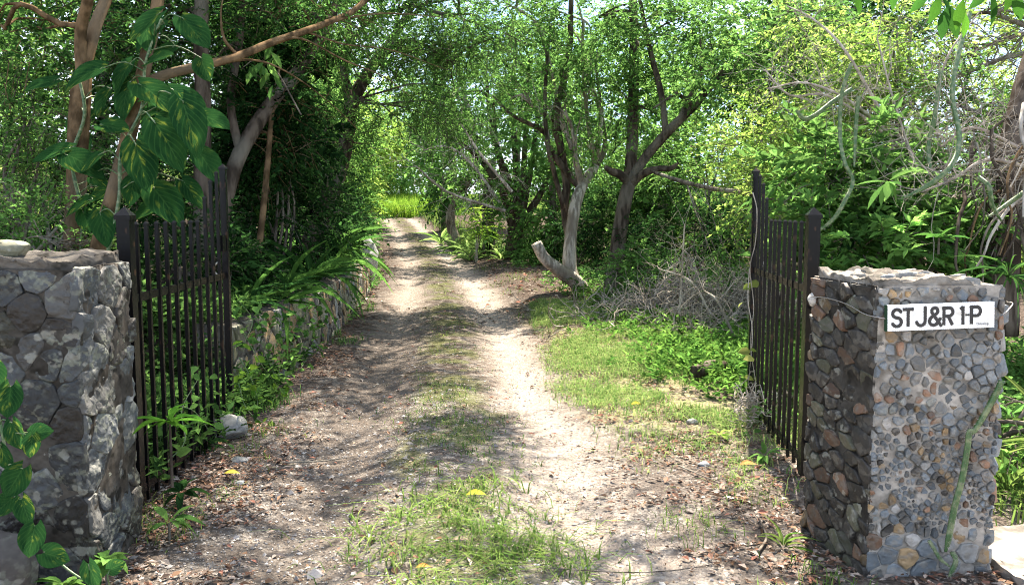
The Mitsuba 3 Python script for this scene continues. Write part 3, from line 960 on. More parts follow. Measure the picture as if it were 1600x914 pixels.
kb = plant('long_armed_tree', 'slanting tan tree whose long bare limb reaches out over the gate', 'tree',
      [(TB, [.078, .066, .062, .06, .056, .052, .04])],
      [((-2.2, 9.0, 4.9), (1.8, 2.0, 0.8), 120), ((-0.95, 8.0, 5.5), (1.0, 2.1, 0.6), 420), ((0.30, 9.0, 5.6), (.75, .9, .4), 190), ((1.5, 7.6, 6.0), (1.0, .8, .4), 80), ((-.3, 11, 5.8), (.9, 1.0, .5), 120), ((-2.37,9.60,3.92), (0.9, .8, .5), 150)], leaf=(0.06, 0.5), cols=HALF, bark='bark_tan', seed=102, sides=12, m=12)
ARM = [(-3.12,7.20,2.67), (-2.96,7.30,2.77), (-2.71,7.50,2.88), (-2.51,7.80,3.01), (-2.29,8.10,3.19), (-2.04,8.40,3.36), (-1.85,8.80,3.55), (-1.68,9.20,3.76), (-1.50,9.60,4.12), (-1.21,10.20,4.77)]
MB().add(*tube(ARM, [.046, .043, .04, .038, .036, .034, .032, .03, .027, .018], 10, 5, 0.07, 6, 3)).put(part(kb, 'branch'), 'bark_tan', smooth=True)
labels[kb + '__branch'] = {'label': 'long bare tan limb reaching right over the lane'}
for q, r in (([(-2.51,7.80,3.01), (-2.60,7.70,3.15), (-2.62,7.70,3.38), (-2.57,7.70,3.60)], .018), ([(-2.29,8.10,3.19), (-2.03,8.20,3.25), (-1.68,8.60,3.11), (-1.39,9.20,3.05), (-1.16,9.60,2.90)], .014),
             ([(-2.71,7.50,2.88), (-2.41,8.00,3.01), (-2.13,8.30,2.91), (-1.86,8.80,2.69), (-1.67,9.20,2.47)], .012), ([(-2.04,8.40,3.36), (-1.76,9.00,3.35), (-1.36,9.50,3.39), (-0.77,10.20,3.28)], .012),
             ([(-1.85,8.80,3.55), (-1.41,9.40,3.76), (-0.84,10.20,3.90)], .012)):
    MB().add(*tube(q, np.linspace(r, .004, len(q)), 6, 5, 0.1, 6, 5)).put(part(kb, 'twig'), 'bark_tan', smooth=True)
plant('leaning_tree', 'slim brown tree leaning right behind the free end of the gate by the wall', 'tree',
      [([(-3.23,9.00,0.98), (-3.10,9.00,1.67), (-2.97,9.20,2.23), (-2.72,9.60,2.83), (-2.47,10.20,3.40), (-2.26,10.80,4.09), (-2.05,11.50,5.09)], [.10, .09, .085, .08, .07, .055, .04]),
       ([(-2.97,9.20,2.23), (-3.09,9.30,2.79), (-3.00,9.40,3.50), (-3.00,9.60,4.37)], [.05, .045, .04, .03])],
      [((-2.86,10.60,3.89), (1.3, 1.3, .9), 330), ((-3.53,10.00,3.54), (1.1, 1.1, .8), 260), ((-2.4, 11.6, 5.2), (1.8, 1.8, .9), 300)], leaf=(0.066, 0.5), cols=HALF, bark='bark_brown', seed=103, m=12)
plant('slim_sapling', 'thin pale brown sapling standing among the strap leaves on the bank', 'tree',
      [([(-2.87,9.20,0.82), (-2.80,9.20,1.18), (-2.76,9.30,1.67), (-2.72,9.40,2.24), (-2.70,9.50,2.67), (-2.69,9.80,3.22)], [.042, .036, .034, .03, .026, .016])],
      [((-2.70,9.70,2.84), (.6, .6, .5), 90), ((-2.91,9.60,2.43), (.5, .5, .4), 70)], leaf=(0.085, 0.5), cols=DEEP, bark='bark_tan', seed=104, m=9)
plant('dark_trunked_tree', 'straight dark trunk close behind the low middle bars of the gate by the wall', 'tree',
      [([(-3.28,8.80,1.13), (-3.25,8.80,1.80), (-3.25,8.90,2.61), (-3.28,9.00,3.42), (-3.29,9.20,4.45)], [.10, .09, .085, .08, .06])],
      [((-3.87,9.40,3.63), (1.1, 1.0, .8), 260), ((-4.2, 10.2, 4.8), (1.8, 1.6, 1.1), 90)], leaf=(0.07, 0.5), cols=DEEP, bark='bark_brown', seed=105, m=12)
plant('overhanging_tree', 'dark leaning tree above the wall with fine drooping foliage over the lane', 'tree',
      [([(-3.48,14.20,0.84), (-3.27,14.20,1.44), (-3.03,14.30,2.03), (-2.86,14.50,2.75), (-2.79,14.60,3.36), (-2.53,14.90,4.00), (-2.11,15.20,4.67), (-1.63,15.60,5.65)], [.20, .17, .145, .13, .12, .10, .08, .05]),
       ([(-2.79,14.60,3.36), (-2.88,14.60,4.01), (-2.83,14.80,4.80), (-3.12,15.00,5.93)], [.085, .07, .06, .04]), ([(-3.30,13.60,0.92), (-3.17,13.60,1.50), (-3.01,13.70,2.22), (-3.10,14.00,2.97)], [.06, .05, .045, .03])],
      [((-2.64,14.60,4.12), (1.5, 1.3, 1.0), 290), ((-1.60,14.20,4.36), (1.5, 1.4, 1.1), 310), ((-0.84,14.00,3.91), (1.0, 1.2, .95), 220), ((-1.74,14.40,3.44), (1.2, 1.0, .6), 230), ((-1.94,13.00,4.88), (1.8, 1.8, .9), 260),
       ((-0.66,13.60,4.74), (1.2, 1.3, .9), 210), ((-3.11,14.60,2.70), (.9, .8, .6), 160), ((-2.2, 14.5, 7.4), (2.6, 2.6, 1.1), 260), ((-.6, 12.2, 6.2), (1.5, 1.9, .7), 330), ((-.9, 16.5, 6.6), (1.8, 2.2, .8), 380)],
      leaf=(0.058, 0.5), cols=MID, bark='bark_brown', seed=106, m=13, twig=0.42, droop=0.5, limbs=7)

# understorey and thickets on the left bank: each bush its own thing
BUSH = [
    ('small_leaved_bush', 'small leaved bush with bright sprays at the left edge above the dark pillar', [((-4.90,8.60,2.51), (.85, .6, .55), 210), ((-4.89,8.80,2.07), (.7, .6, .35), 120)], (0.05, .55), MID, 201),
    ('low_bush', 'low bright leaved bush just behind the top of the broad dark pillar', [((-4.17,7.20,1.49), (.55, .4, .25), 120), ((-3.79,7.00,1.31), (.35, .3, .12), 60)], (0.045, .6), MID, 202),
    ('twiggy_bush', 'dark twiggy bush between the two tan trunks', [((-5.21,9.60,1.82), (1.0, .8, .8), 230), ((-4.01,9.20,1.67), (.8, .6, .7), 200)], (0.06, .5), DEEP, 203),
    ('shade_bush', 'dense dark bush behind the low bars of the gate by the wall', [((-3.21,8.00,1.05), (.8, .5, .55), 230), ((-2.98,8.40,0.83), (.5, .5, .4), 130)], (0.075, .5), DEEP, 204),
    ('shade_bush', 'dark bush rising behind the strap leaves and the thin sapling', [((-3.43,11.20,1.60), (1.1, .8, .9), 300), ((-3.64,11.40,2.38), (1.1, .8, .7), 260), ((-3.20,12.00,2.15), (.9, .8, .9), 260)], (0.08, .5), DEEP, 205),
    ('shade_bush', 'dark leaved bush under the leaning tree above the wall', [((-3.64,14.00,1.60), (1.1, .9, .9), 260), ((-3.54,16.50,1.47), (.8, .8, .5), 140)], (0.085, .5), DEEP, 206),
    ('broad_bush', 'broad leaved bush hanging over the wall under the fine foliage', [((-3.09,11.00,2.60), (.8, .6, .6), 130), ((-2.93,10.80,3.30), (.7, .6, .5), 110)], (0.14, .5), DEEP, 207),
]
for nm, lab, bl, lf, cc, sd in BUSH:
    c = np.array(bl[0][0])
    b = c * [1, 1, 0] + [0, 0, float(gz(c[0], c[1]))]
    g = rgen(sd)
    st = [([b + [g.uniform(-.15, .15), g.uniform(-.1, .1), 0], (b + c) / 2 + g.normal(0, .12, 3), c + g.normal(0, .2, 3)], [.022, .018, .01]) for _ in range(4)]
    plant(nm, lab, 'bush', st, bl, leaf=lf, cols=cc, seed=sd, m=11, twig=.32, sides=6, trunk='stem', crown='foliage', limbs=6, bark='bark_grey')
# backdrop trees to the left
BACK_L = [
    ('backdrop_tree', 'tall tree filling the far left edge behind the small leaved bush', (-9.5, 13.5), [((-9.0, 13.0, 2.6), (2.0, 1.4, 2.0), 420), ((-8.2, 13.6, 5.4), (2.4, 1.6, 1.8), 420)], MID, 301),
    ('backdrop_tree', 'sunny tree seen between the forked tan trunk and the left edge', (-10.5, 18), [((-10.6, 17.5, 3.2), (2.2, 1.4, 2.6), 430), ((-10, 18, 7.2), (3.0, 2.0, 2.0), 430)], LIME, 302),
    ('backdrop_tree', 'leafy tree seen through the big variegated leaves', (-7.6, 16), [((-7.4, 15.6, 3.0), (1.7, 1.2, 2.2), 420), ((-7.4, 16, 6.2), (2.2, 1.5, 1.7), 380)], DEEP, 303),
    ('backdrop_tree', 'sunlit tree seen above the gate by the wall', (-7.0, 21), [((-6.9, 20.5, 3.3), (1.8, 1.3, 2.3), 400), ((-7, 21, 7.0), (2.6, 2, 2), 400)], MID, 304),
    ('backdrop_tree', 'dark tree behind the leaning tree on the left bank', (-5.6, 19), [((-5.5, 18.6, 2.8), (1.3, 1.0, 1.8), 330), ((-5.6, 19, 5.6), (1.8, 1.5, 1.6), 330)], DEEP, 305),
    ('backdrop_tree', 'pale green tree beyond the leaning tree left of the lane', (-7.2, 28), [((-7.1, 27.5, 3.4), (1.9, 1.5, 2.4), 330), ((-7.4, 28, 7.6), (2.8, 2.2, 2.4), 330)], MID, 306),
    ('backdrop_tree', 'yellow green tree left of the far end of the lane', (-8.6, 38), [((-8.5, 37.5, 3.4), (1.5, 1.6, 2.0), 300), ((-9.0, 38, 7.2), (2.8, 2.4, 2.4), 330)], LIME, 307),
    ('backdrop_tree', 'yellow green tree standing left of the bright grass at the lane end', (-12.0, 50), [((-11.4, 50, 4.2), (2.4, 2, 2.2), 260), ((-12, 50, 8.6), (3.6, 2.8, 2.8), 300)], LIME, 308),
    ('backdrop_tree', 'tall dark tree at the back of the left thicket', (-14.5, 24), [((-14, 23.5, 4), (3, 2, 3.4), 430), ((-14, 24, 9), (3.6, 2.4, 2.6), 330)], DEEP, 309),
]


def backdrop(rows, start, leafy=0.115):
    for nm, lab, (x, y), bl, cc, sd in rows:
        z = float(gz(x, y))
        g = rgen(sd)
        top = np.array(bl[-1][0])
        big = y > 30
        st = [([(x, y, z - .1), (x + g.normal(0, .2), y, z + 1.2), tuple((np.array([x, y, z]) + top) / 2 + g.normal(0, .25, 3)), tuple(top)], np.array([.16, .13, .10, .05]) * (1.5 if big else 1))]
        big_l = sd % 3 == 0
        bl = [(c_, r_, int(n_ * (.62 if big_l else 1))) for c_, r_, n_ in bl]
        plant(nm, lab, 'tree', st, bl, leaf=((1.4 if big_l else 1) * leafy * (1.0 if y < 24 else 1.35 if y < 40 else 1.9), .52), cols=cc, seed=sd, m=10, twig=.5 if y < 24 else .75, limbs=5, sides=8, twigs=y < 24, freq=.6, bark='bark_grey')


BACK_L += [
    ('backdrop_tree', 'low leafy tree just left of the bright grass at the lane end', (-6.9, 33), [((-6.7, 32.6, 2.4), (1.3, 1.2, 1.5), 300), ((-6.4, 33, 4.8), (1.5, 1.3, 1.4), 300)], LIME, 310),
    ('backdrop_tree', 'low tree filling the gap behind the strap plants on the wall', (-5.3, 24), [((-5.1, 23.6, 2.0), (1.1, 1.0, 1.3), 330), ((-5.1, 24, 4.2), (1.3, 1.2, 1.2), 330)], MID, 311),
    ('backdrop_tree', 'far tree behind the overhanging fine foliage', (-15.5, 58), [((-16, 58, 6), (4, 2, 4), 300), ((-16, 58, 12), (4, 2, 3.5), 300)], MID, 312),
]
BACK_L += [
    ('backdrop_tree', 'bright lime tree filling the gap straight above the end of the lane', (-8.2, 66), [((-8.2, 65.5, 4.7), (2.1, 1.4, 2.0), 300), ((-8.0, 66, 8), (2.6, 2, 2.2), 260)], LIME, 316),
    ('backdrop_tree', 'lime tree low behind the bright grass at the lane end', (-10.6, 63), [((-10.4, 62, 4.2), (1.9, 1.4, 1.5), 260), ((-10.2, 63, 7.2), (2.6, 2, 2.0), 300)], LIME, 313),
    ('backdrop_tree', 'lime tree arching over the left side of the far lane', (-7.4, 44), [((-7.9, 43.5, 3.6), (1.2, 1.2, 1.1), 200), ((-7.0, 44, 5.6), (1.8, 1.6, 1.3), 260)], LIME, 314),
]
backdrop(BACK_L, 0)

# ---------------------------------------------------------------- beyond the lane and on its right side
BACK_M = [
    ('backdrop_tree', 'bright yellow green tree closing the view above the grass at the lane end', (-11.5, 70), [((-12, 68, 5.4), (3.6, 2.5, 2.4), 260), ((-11.0, 70, 10), (5, 3.5, 3.5), 300)], LIME, 321),
    ('backdrop_tree', 'pale tree right of the grass at the lane end', (-6.2, 62), [((-6.4, 60, 4.6), (2.4, 2, 2.0), 240), ((-6, 62, 9), (3.6, 3, 3), 280)], MID, 322),
    ('backdrop_tree', 'weeping tree overhanging the right side of the far lane', (-3.3, 41), [((-3.4, 40.5, 2.9), (.8, 1.1, 1.4), 130), ((-3.2, 41, 6.0), (1.9, 1.6, 1.5), 200)], HALF, 323),
    ('backdrop_tree', 'tall tree with grey bare boughs behind the many stemmed tree', (-2.2, 34), [((-2.4, 33.5, 3.8), (1.5, 1.4, 1.8), 280), ((-2.2, 34, 7.6), (2.6, 2, 2.4), 181)], MID, 324),
    ('backdrop_tree', 'sunny tree seen between the many stemmed tree and the pale split tree', (2.2, 32), [((2.0, 31.5, 3.0), (2.0, 1.5, 2.2), 330), ((2.2, 32, 7.4), (3.0, 2.2, 2.4), 209)], MID, 325),
    ('backdrop_tree', 'light green tree behind the fork of the dark main tree', (5.2, 26), [((5.0, 25.6, 2.4), (2.0, 1.5, 2.0), 380), ((5.0, 26, 6.2), (2.8, 2.0, 2.4), 420)], MID, 326),
    ('backdrop_tree', 'lime green tree seen above the brush heap', (8.0, 21), [((7.6, 20.5, 2.2), (1.8, 1.4, 2.0), 380), ((7.6, 21, 5.4), (2.4, 1.8, 2.0), 420)], LIME, 327),
    ('backdrop_tree', 'dark leafy tree behind the gate beside the name board', (6.6, 15.5), [((6.4, 15.2, 2.2), (1.3, 1.0, 1.7), 330), ((6.3, 15.5, 4.7), (1.6, 1.2, 1.3), 260)], DEEP, 328),
    ('backdrop_tree', 'yellow green tree behind the bare twigs above the name board pillar', (9.8, 15.5), [((9.6, 15.2, 1.9), (1.7, 1.2, 1.7), 380), ((9.4, 15.5, 4.6), (2.0, 1.5, 1.3), 330)], LIME, 329),
    ('backdrop_tree', 'green tree at the right edge behind the hanging roots', (11.5, 18), [((11.0, 17.6, 2.2), (1.8, 1.2, 2.0), 330)], MID, 330),
    ('backdrop_tree', 'tall background tree high above the brush heap', (13, 32), [((12.4, 31.5, 4), (3, 2, 3.2), 380), ((12.4, 32, 8.0), (3.6, 2.4, 2.2), 181)], MID, 331),
]
BACK_M += [
    ('backdrop_tree', 'leafy tree low behind the pale split tree', (1.2, 24), [((1.1, 23.6, 1.6), (1.7, 1.0, 1.5), 330), ((1.0, 24, 3.9), (1.6, 1.0, 1.2), 240)], MID, 332),
    ('backdrop_tree', 'leafy tree low behind the main tree trunk', (3.6, 20.5), [((3.5, 20.2, 1.4), (1.5, 1.0, 1.4), 330), ((3.6, 20.5, 3.6), (1.6, 1.1, 1.2), 260)], MID, 333),
    ('backdrop_tree', 'thick green tree low behind the brush heap', (5.6, 18.5), [((5.3, 18.2, 1.4), (1.5, 1.0, 1.4), 330), ((5.4, 18.5, 3.6), (1.6, 1.0, 1.2), 280)], LIME, 334),
    ('backdrop_tree', 'broad dark tree well behind the many stemmed tree', (.5, 42), [((.2, 41.5, 3.6), (2.8, 1.6, 2.2), 300), ((.5, 42, 8), (3.4, 2, 2.6), 330)], MID, 335),
    ('backdrop_tree', 'broad pale tree well behind the pale split tree', (7, 44), [((6.5, 43.5, 4), (3.6, 1.6, 2.8), 330), ((6.5, 44, 9), (4.4, 2, 3), 181)], LIME, 336),
    ('backdrop_tree', 'broad tree well behind the brush heap', (15, 42), [((14.5, 41.5, 4), (3.6, 1.6, 2.8), 330), ((14.5, 42, 9), (4.4, 2, 2.4), 181)], LIME, 337),
]
backdrop(BACK_M, 0)

# many stemmed tree
mst = [([(0.12,26.00,-0.03), (0.14,26.00,0.61), (0.16,26.00,1.40)], [.40, .32, .26])]
for a in ([(0.00,26.00,1.20), (-0.39,25.80,2.38), (-1.16,25.50,3.34), (-1.82,25.00,3.79)], [(0.04,26.00,1.30), (-0.28,26.20,2.79), (-0.68,26.40,4.39), (-0.80,26.50,5.97)], [(0.16,26.00,1.30), (0.12,25.70,2.96), (0.00,25.60,4.87), (0.12,25.60,6.76)],
          [(0.24,26.00,1.30), (0.52,26.00,2.59), (0.75,26.00,4.15), (0.98,26.00,6.08)], [(0.28,26.00,1.20), (0.92,26.20,2.20), (1.45,26.40,3.40), (1.80,26.50,5.19)], [(0.28,25.90,1.01), (0.94,25.60,1.50), (1.55,25.30,1.75), (2.21,25.20,2.17)],
          [(0.08,26.00,1.30), (-0.12,25.40,2.56), (-0.42,25.20,3.41), (-0.57,25.00,4.98)], [(0.22,26.00,1.30), (0.36,26.50,2.81), (0.45,26.80,4.43), (0.53,27.00,6.45)]):
    mst.append((a, [.14, .10, .075, .04]))
plant('many_stemmed_tree', 'dark short trunk splitting into a fan of many stems at the lane edge', 'tree', mst,
      [((0.00,26.00,5.89), (3.0, 2.4, 1.6), 330), ((-1.18,26.00,5.12), (1.6, 1.6, 1.2), 170), ((1.37,26.00,5.31), (1.9, 1.8, 1.6), 190), ((-1.07,25.60,3.82), (.9, .9, .6), 70), ((1.58,26.00,3.86), (1.1, 1.0, .6), 70), ((0.19,25.00,7.55), (3, 2.4, 1.2), 150)],
      leaf=(0.105, .5), cols=MID, bark='bark_dark', seed=401, m=11, twig=.55, limbs=5, freq=.7)
plant('dark_stub_tree', 'dark upright trunk left of the many stemmed tree among strap leaves', 'tree', [([(-0.78,28.00,0.10), (-0.79,28.00,1.17), (-0.81,28.00,2.13), (-0.64,28.20,3.31)], [.22, .2, .19, .12])],
      [((-1.03,28.00,2.56), (.9, .8, .9), 160)], leaf=(0.12, .5), cols=MID, bark='bark_brown', seed=402, m=9, twig=.5)
# the pale split tree
kp = plant('pale_split_tree', 'pale barked tree with one sawn off low limb and one upright pale stem', 'tree',
      [([(1.51,15.50,-0.22), (1.42,15.60,0.02), (1.17,15.50,0.29), (0.83,15.30,0.54), (0.58,15.20,0.76), (0.44,15.10,1.02)], [.19, .165, .145, .125, .11, .098]),
       ([(1.17,15.50,0.27), (1.08,15.60,0.58), (1.11,15.70,1.12), (1.20,15.80,1.72), (1.36,16.00,2.11), (1.61,16.30,2.46)], [.135, .13, .12, .11, .10, .085]),
       ],
      [((0.95,15.80,5.02), (1.5, 1.2, .9), 150), ((0.00,15.20,5.11), (1.2, 1.1, .8), 100), ((1.61,16.40,4.30), (.8, .8, .7), 70), ((0.35,15.40,3.80), (.7, .6, .5), 50), ((0.94,15.50,3.35), (.7, .5, .8), 60), ((1.54,16.20,2.83), (.4, .4, .4), 35)], leaf=(0.095, .45), cols=MID, bark='bark_pale', seed=403, m=10, twig=.45, sides=14, rough=.16)
for q, r in (([(1.08,16.00,1.17), (1.01,16.05,1.66), (1.04,16.10,2.15), (0.94,15.90,2.68), (0.80,15.60,3.31), (0.95,15.70,3.96), (1.07,15.80,4.67), (1.10,15.90,5.85)], [.085, .085, .08, .08, .08, .07, .06, .045]),
             ([(0.98,15.95,1.66), (0.79,15.70,2.31), (0.64,15.40,2.88), (0.60,15.40,3.68), (0.67,15.50,4.73)], [.05, .045, .04, .035, .025]),
             ([(1.29,16.00,2.06), (0.97,15.90,2.42), (0.70,15.80,2.79), (0.57,15.70,3.08), (0.00,15.20,3.32), (-0.34,15.00,3.63)], [.07, .066, .06, .045, .03, .015]),
             ([(1.61,16.30,2.46), (1.81,16.40,2.84), (1.75,16.50,3.47), (1.62,16.60,4.58)], [.08, .05, .04, .02])):
    MB().add(*tube(q, r, 10, 6, .16, 6, 9)).put(part(kp, 'branch'), 'bark_brown', smooth=True)
# dark main tree
plant('main_tree', 'brown forked tree with wide spreading right limb beside the pale split tree', 'tree',
      [([(1.70,14.40,-0.13), (1.75,14.40,0.10), (1.79,14.40,0.66), (1.86,14.40,1.27), (1.94,14.40,1.80), (2.03,14.40,2.10)], [.21, .165, .142, .133, .125, .11]),
       ([(1.73,14.90,-0.01), (1.86,14.90,0.80), (1.99,14.90,1.54), (2.11,14.90,2.50), (2.15,15.00,3.63), (2.14,15.00,4.73), (2.08,15.00,5.93)], [.14, .125, .115, .105, .095, .08, .065]),
       ([(2.03,14.40,2.06), (1.85,14.30,2.21), (1.68,14.20,2.27), (1.57,14.10,2.33)], [.085, .075, .06, .04]),
       ([(2.03,14.40,2.06), (2.21,14.20,2.22), (2.41,14.00,2.30), (2.61,13.80,2.30), (2.71,13.70,2.38)], [.08, .066, .055, .045, .02]),
       ([(2.03,14.40,2.08), (2.24,14.30,2.47), (2.59,14.10,2.90), (2.99,13.90,3.32), (3.31,13.80,3.69), (3.66,13.60,3.99), (4.30,13.30,4.05), (4.68,13.00,4.22)], [.09, .082, .075, .068, .06, .05, .036, .022]),
       ([(2.57,14.10,2.90), (2.51,14.20,3.52), (2.34,14.40,4.29), (2.18,14.60,5.18)], [.06, .05, .045, .03]),
       ([(2.76,14.00,3.08), (2.94,14.00,3.49), (3.12,14.00,3.81), (3.09,14.00,4.42)], [.045, .035, .03, .015]),
       ([(2.99,13.90,3.32), (2.67,13.60,3.46), (2.53,13.40,3.41), (2.20,13.20,3.19)], [.04, .03, .025, .012])],
      [((2.14,14.90,3.51), (.5, .45, .9), 130), ((2.22,14.80,4.69), (1.4, 1.1, .8), 170), ((3.15,14.00,4.63), (1.4, 1.1, .7), 150), ((4.02,13.40,4.50), (1.2, 1.0, .6), 120), ((1.55,14.80,5.02), (1.0, .9, .7), 100), ((3.49,13.60,3.54), (.8, .7, .5), 60)],
      leaf=(0.10, .42), cols=MID, bark='bark_brown', seed=404, m=10, twig=.45, sides=12, rough=.14)

# bare fallen bough from the tree towards the gate
db = thing('fallen_bough', 'long thin grey bough reaching from the main tree across behind the gate', 'branch')
MB().add(*tube([(2.33,13.90,2.25), (2.50,12.60,2.06), (2.60,11.00,1.90), (2.69,9.80,1.82), (2.86,9.00,1.72), (3.04,8.60,1.59), (3.37,8.30,1.51)], [.03, .032, .03, .028, .025, .02, .01], 7, 5, .1, 5, 2)).put(db + '__stem', 'bark_grey', smooth=True)

# right hand bushes
BUSH_R = [
    ('shade_bush', 'dark bush directly behind the brush heap', [((3.11,14.50,1.32), (1.4, .7, .6), 230), ((3.96,13.60,1.39), (1.0, .7, .6), 170)], (0.07, .5), DEEP, 501),
    ('pale_bush', 'bright small leaved bush left of the free end of the gate with the dry vine', [((3.62,15.60,2.55), (1.5, .8, .9), 330), ((2.75,11.00,1.09), (.3, .3, .35), 60)], (0.06, .55), MID, 502),
    ('lime_bush', 'lime green bush seen over the low bars of the gate with the dry vine', [((3.30,10.20,2.29), (.85, .7, .8), 300), ((3.08,9.60,1.75), (.6, .6, .5), 160)], (0.055, .55), LIME, 503),
    ('tall_bush', 'tall sunlit bush above the gate with the dry vine', [((3.68,12.50,3.48), (1.2, .8, .7), 170), ((4.23,12.00,4.02), (1.1, .8, .7), 150)], (0.095, .45), MID, 504),
    ('dense_bush', 'dense leafy bush right behind the name board pillar', [((2.93,7.20,1.32), (.6, .5, .35), 100), ((2.90,7.60,1.95), (.55, .5, .5), 90)], (0.13, .40), MID, 505),
    ('dense_bush', 'green bush with dry stems behind the right corner of the name board pillar', [((3.70,7.40,1.26), (.55, .5, .35), 90), ((3.57,7.80,1.78), (.6, .5, .55), 100)], (0.14, .38), MID, 506),
    ('tangled_bush', 'yellow green bush inside the tangle of bare twigs', [((4.49,9.40,2.59), (1.1, .6, .7), 240), ((3.99,9.60,2.97), (.9, .6, .6), 180)], (0.06, .5), LIME, 507),
    ('tangled_bush', 'leafy bush at the right edge above the hanging roots', [((4.71,8.40,2.49), (.7, .6, .6), 180), ((4.36,7.40,1.66), (.45, .4, .4), 90)], (0.06, .5), MID, 508),
    ('top_bush', 'sunny foliage hanging in at the top right between bare boughs', [((4.37,9.40,3.56), (1.0, .8, .5), 110), ((3.89,10.00,3.91), (.9, .8, .5), 100)], (0.065, .5), LIME, 509),
    ('verge_bush', 'sunlit bush low at the right edge beside the name board pillar', [((3.05, 5.0, 0.45), (.55, .7, .35), 200)], (0.09, .35), MID, 510),
    ('verge_bush', 'small dark bush between the main tree and the brush heap', [((2.17,13.40,0.67), (.6, .5, .45), 150)], (0.08, .45), MID, 511),
    ('verge_bush', 'fresh green bush under the pale split tree', [((1.89,17.50,0.12), (1.0, .8, .6), 190)], (0.08, .45), DEEP, 512),
    ('verge_bush', 'dark undergrowth bush behind the pale split tree', [((1.86,23.00,0.72), (1.0, .8, .6), 150), ((2.30,20.00,1.29), (1.4, 1, .8), 260)], (0.09, .45), DEEP, 513),
    ('verge_bush', 'sunny bush far behind the fork of the main tree', [((3.52,20.00,1.60), (1.4, 1.0, 1.2), 300), ((3.35,21.00,3.19), (1.4, 1, 1.2), 280)], (0.09, .45), MID, 514),
]
for nm, lab, bl, lf, cc, sd in BUSH_R:
    c = np.array(bl[0][0])
    b = c * [1, 1, 0] + [0, 0, float(gz(c[0], c[1]))]
    g = rgen(sd)
    st = [([b + [g.uniform(-.2, .2), g.uniform(-.15, .15), 0], (b + c) / 2 + g.normal(0, .12, 3), c + g.normal(0, .2, 3)], [.022, .018, .01]) for _ in range(4)]
    plant(nm, lab, 'bush', st, bl, leaf=lf, cols=cc, seed=sd, m=11, twig=.32, sides=6, trunk='stem', crown='foliage', limbs=6, bark='bark_grey')


# ---------------------------------------------------------------- big variegated climber on the forked and the slanting trunk
cl = thing('variegated_climber', 'climbing vine with very large dark leaves streaked yellow on the tan trunks', 'vine')
VA = [(-3.76,7.25,1.21), (-3.73,7.25,1.60), (-3.81,7.28,2.04), (-3.69,7.30,2.43), (-3.76,7.35,2.81)]
VB = [(-3.28,6.75,1.26), (-3.19,6.80,1.70), (-3.18,6.85,2.07), (-3.02,6.90,2.43), (-3.04,7.05,2.81), (-2.98,7.20,3.16)]
for q in (VA, VB):
    MB().add(*tube(q, [.016, .016, .015, .014, .012] + [.01] * (len(q) - 5), 7, 5, .1, 8, 2)).put(part(cl, 'stem'), 'cactus_skin', smooth=True)
rng = rgen(77)
# (leaf centre, on-screen heading of the tip in degrees, length, depth)
BIG = [((-3.53,6.90,2.71), 200, .46), ((-2.90,6.70,3.04), 215, .38), ((-2.52,6.80,3.01), -40, .42), ((-3.24,7.00,2.71), 230, .36), ((-2.77,6.60,2.51), -30, .46), ((-2.39,6.30,2.24), -62, .50), ((-2.32,6.60,2.31), -25, .36),
       ((-2.59,6.80,2.51), -15, .42), ((-2.58,6.35,2.12), -45, .48), ((-2.82,6.40,1.95), -70, .46), ((-3.15,6.70,2.26), -10, .34), ((-3.53,6.90,2.02), -8, .44), ((-3.85,7.00,2.07), 195, .36), ((-2.76,6.70,1.66), -35, .46),
       ((-3.65,7.00,1.66), 190, .30), ((-2.34,6.50,1.94), -48, .40), ((-3.57,7.00,1.51), -70, .26), ((-2.67,7.00,1.76), -40, .34), ((-4.13,7.40,2.71), 200, .34), ((-2.90,7.00,2.86), 15, .34), ((-3.44,7.10,2.51), 240, .32), ((-3.10,7.10,1.60), 220, .32),
       ((-2.60,7.20,2.79), -60, .30), ((-3.09,6.80,1.76), -95, .30)]
for q in range(22):
    b0 = catmull(VB if q % 3 else VA, np.ones(6 if q % 3 else 5), 6)[0]
    c = b0[rng.integers(2, len(b0))] + rng.normal(0, .17, 3) + [0, .12, 0]
    BIG.append((tuple(c), rng.uniform(-170, -10), rng.uniform(.20, .38)))
nodes = np.vstack([catmull(VA, np.ones(5), 6)[0], catmull(VB, np.ones(6), 6)[0]])
for q, (c, a, L) in enumerate(BIG):
    a = math.radians(a + rng.uniform(-8, 8))
    d = np.array([math.cos(a), -0.35 + rng.uniform(-.25, .15), math.sin(a) - 0.05])
    d = nrm(d)
    b = np.array(c) - d * L * 0.45
    n = np.array([rng.uniform(-.3, .3), -0.62, 0.75])
    big_leaf_part(cl, b, d, n, L * .86, rng.uniform(.62, .76), 10 + q, cup=rng.uniform(.02, .28), droop=rng.uniform(.04, .42), heart=rng.uniform(.12, .24))
    w = nodes[np.argmin(np.linalg.norm(nodes - b, axis=1) + 0.4 * np.maximum(nodes[:, 2] - b[2], 0))]
    mb = (w + b) / 2 + [0, 0, 0.10 * np.linalg.norm(b - w) + .03]
    MB().add(*tube([w, mb, b, b + d * 0.03], [.006, .0055, .005, .004], 5, 4)).put(part(cl, 'leaf_stalk'), 'cactus_skin', smooth=True)

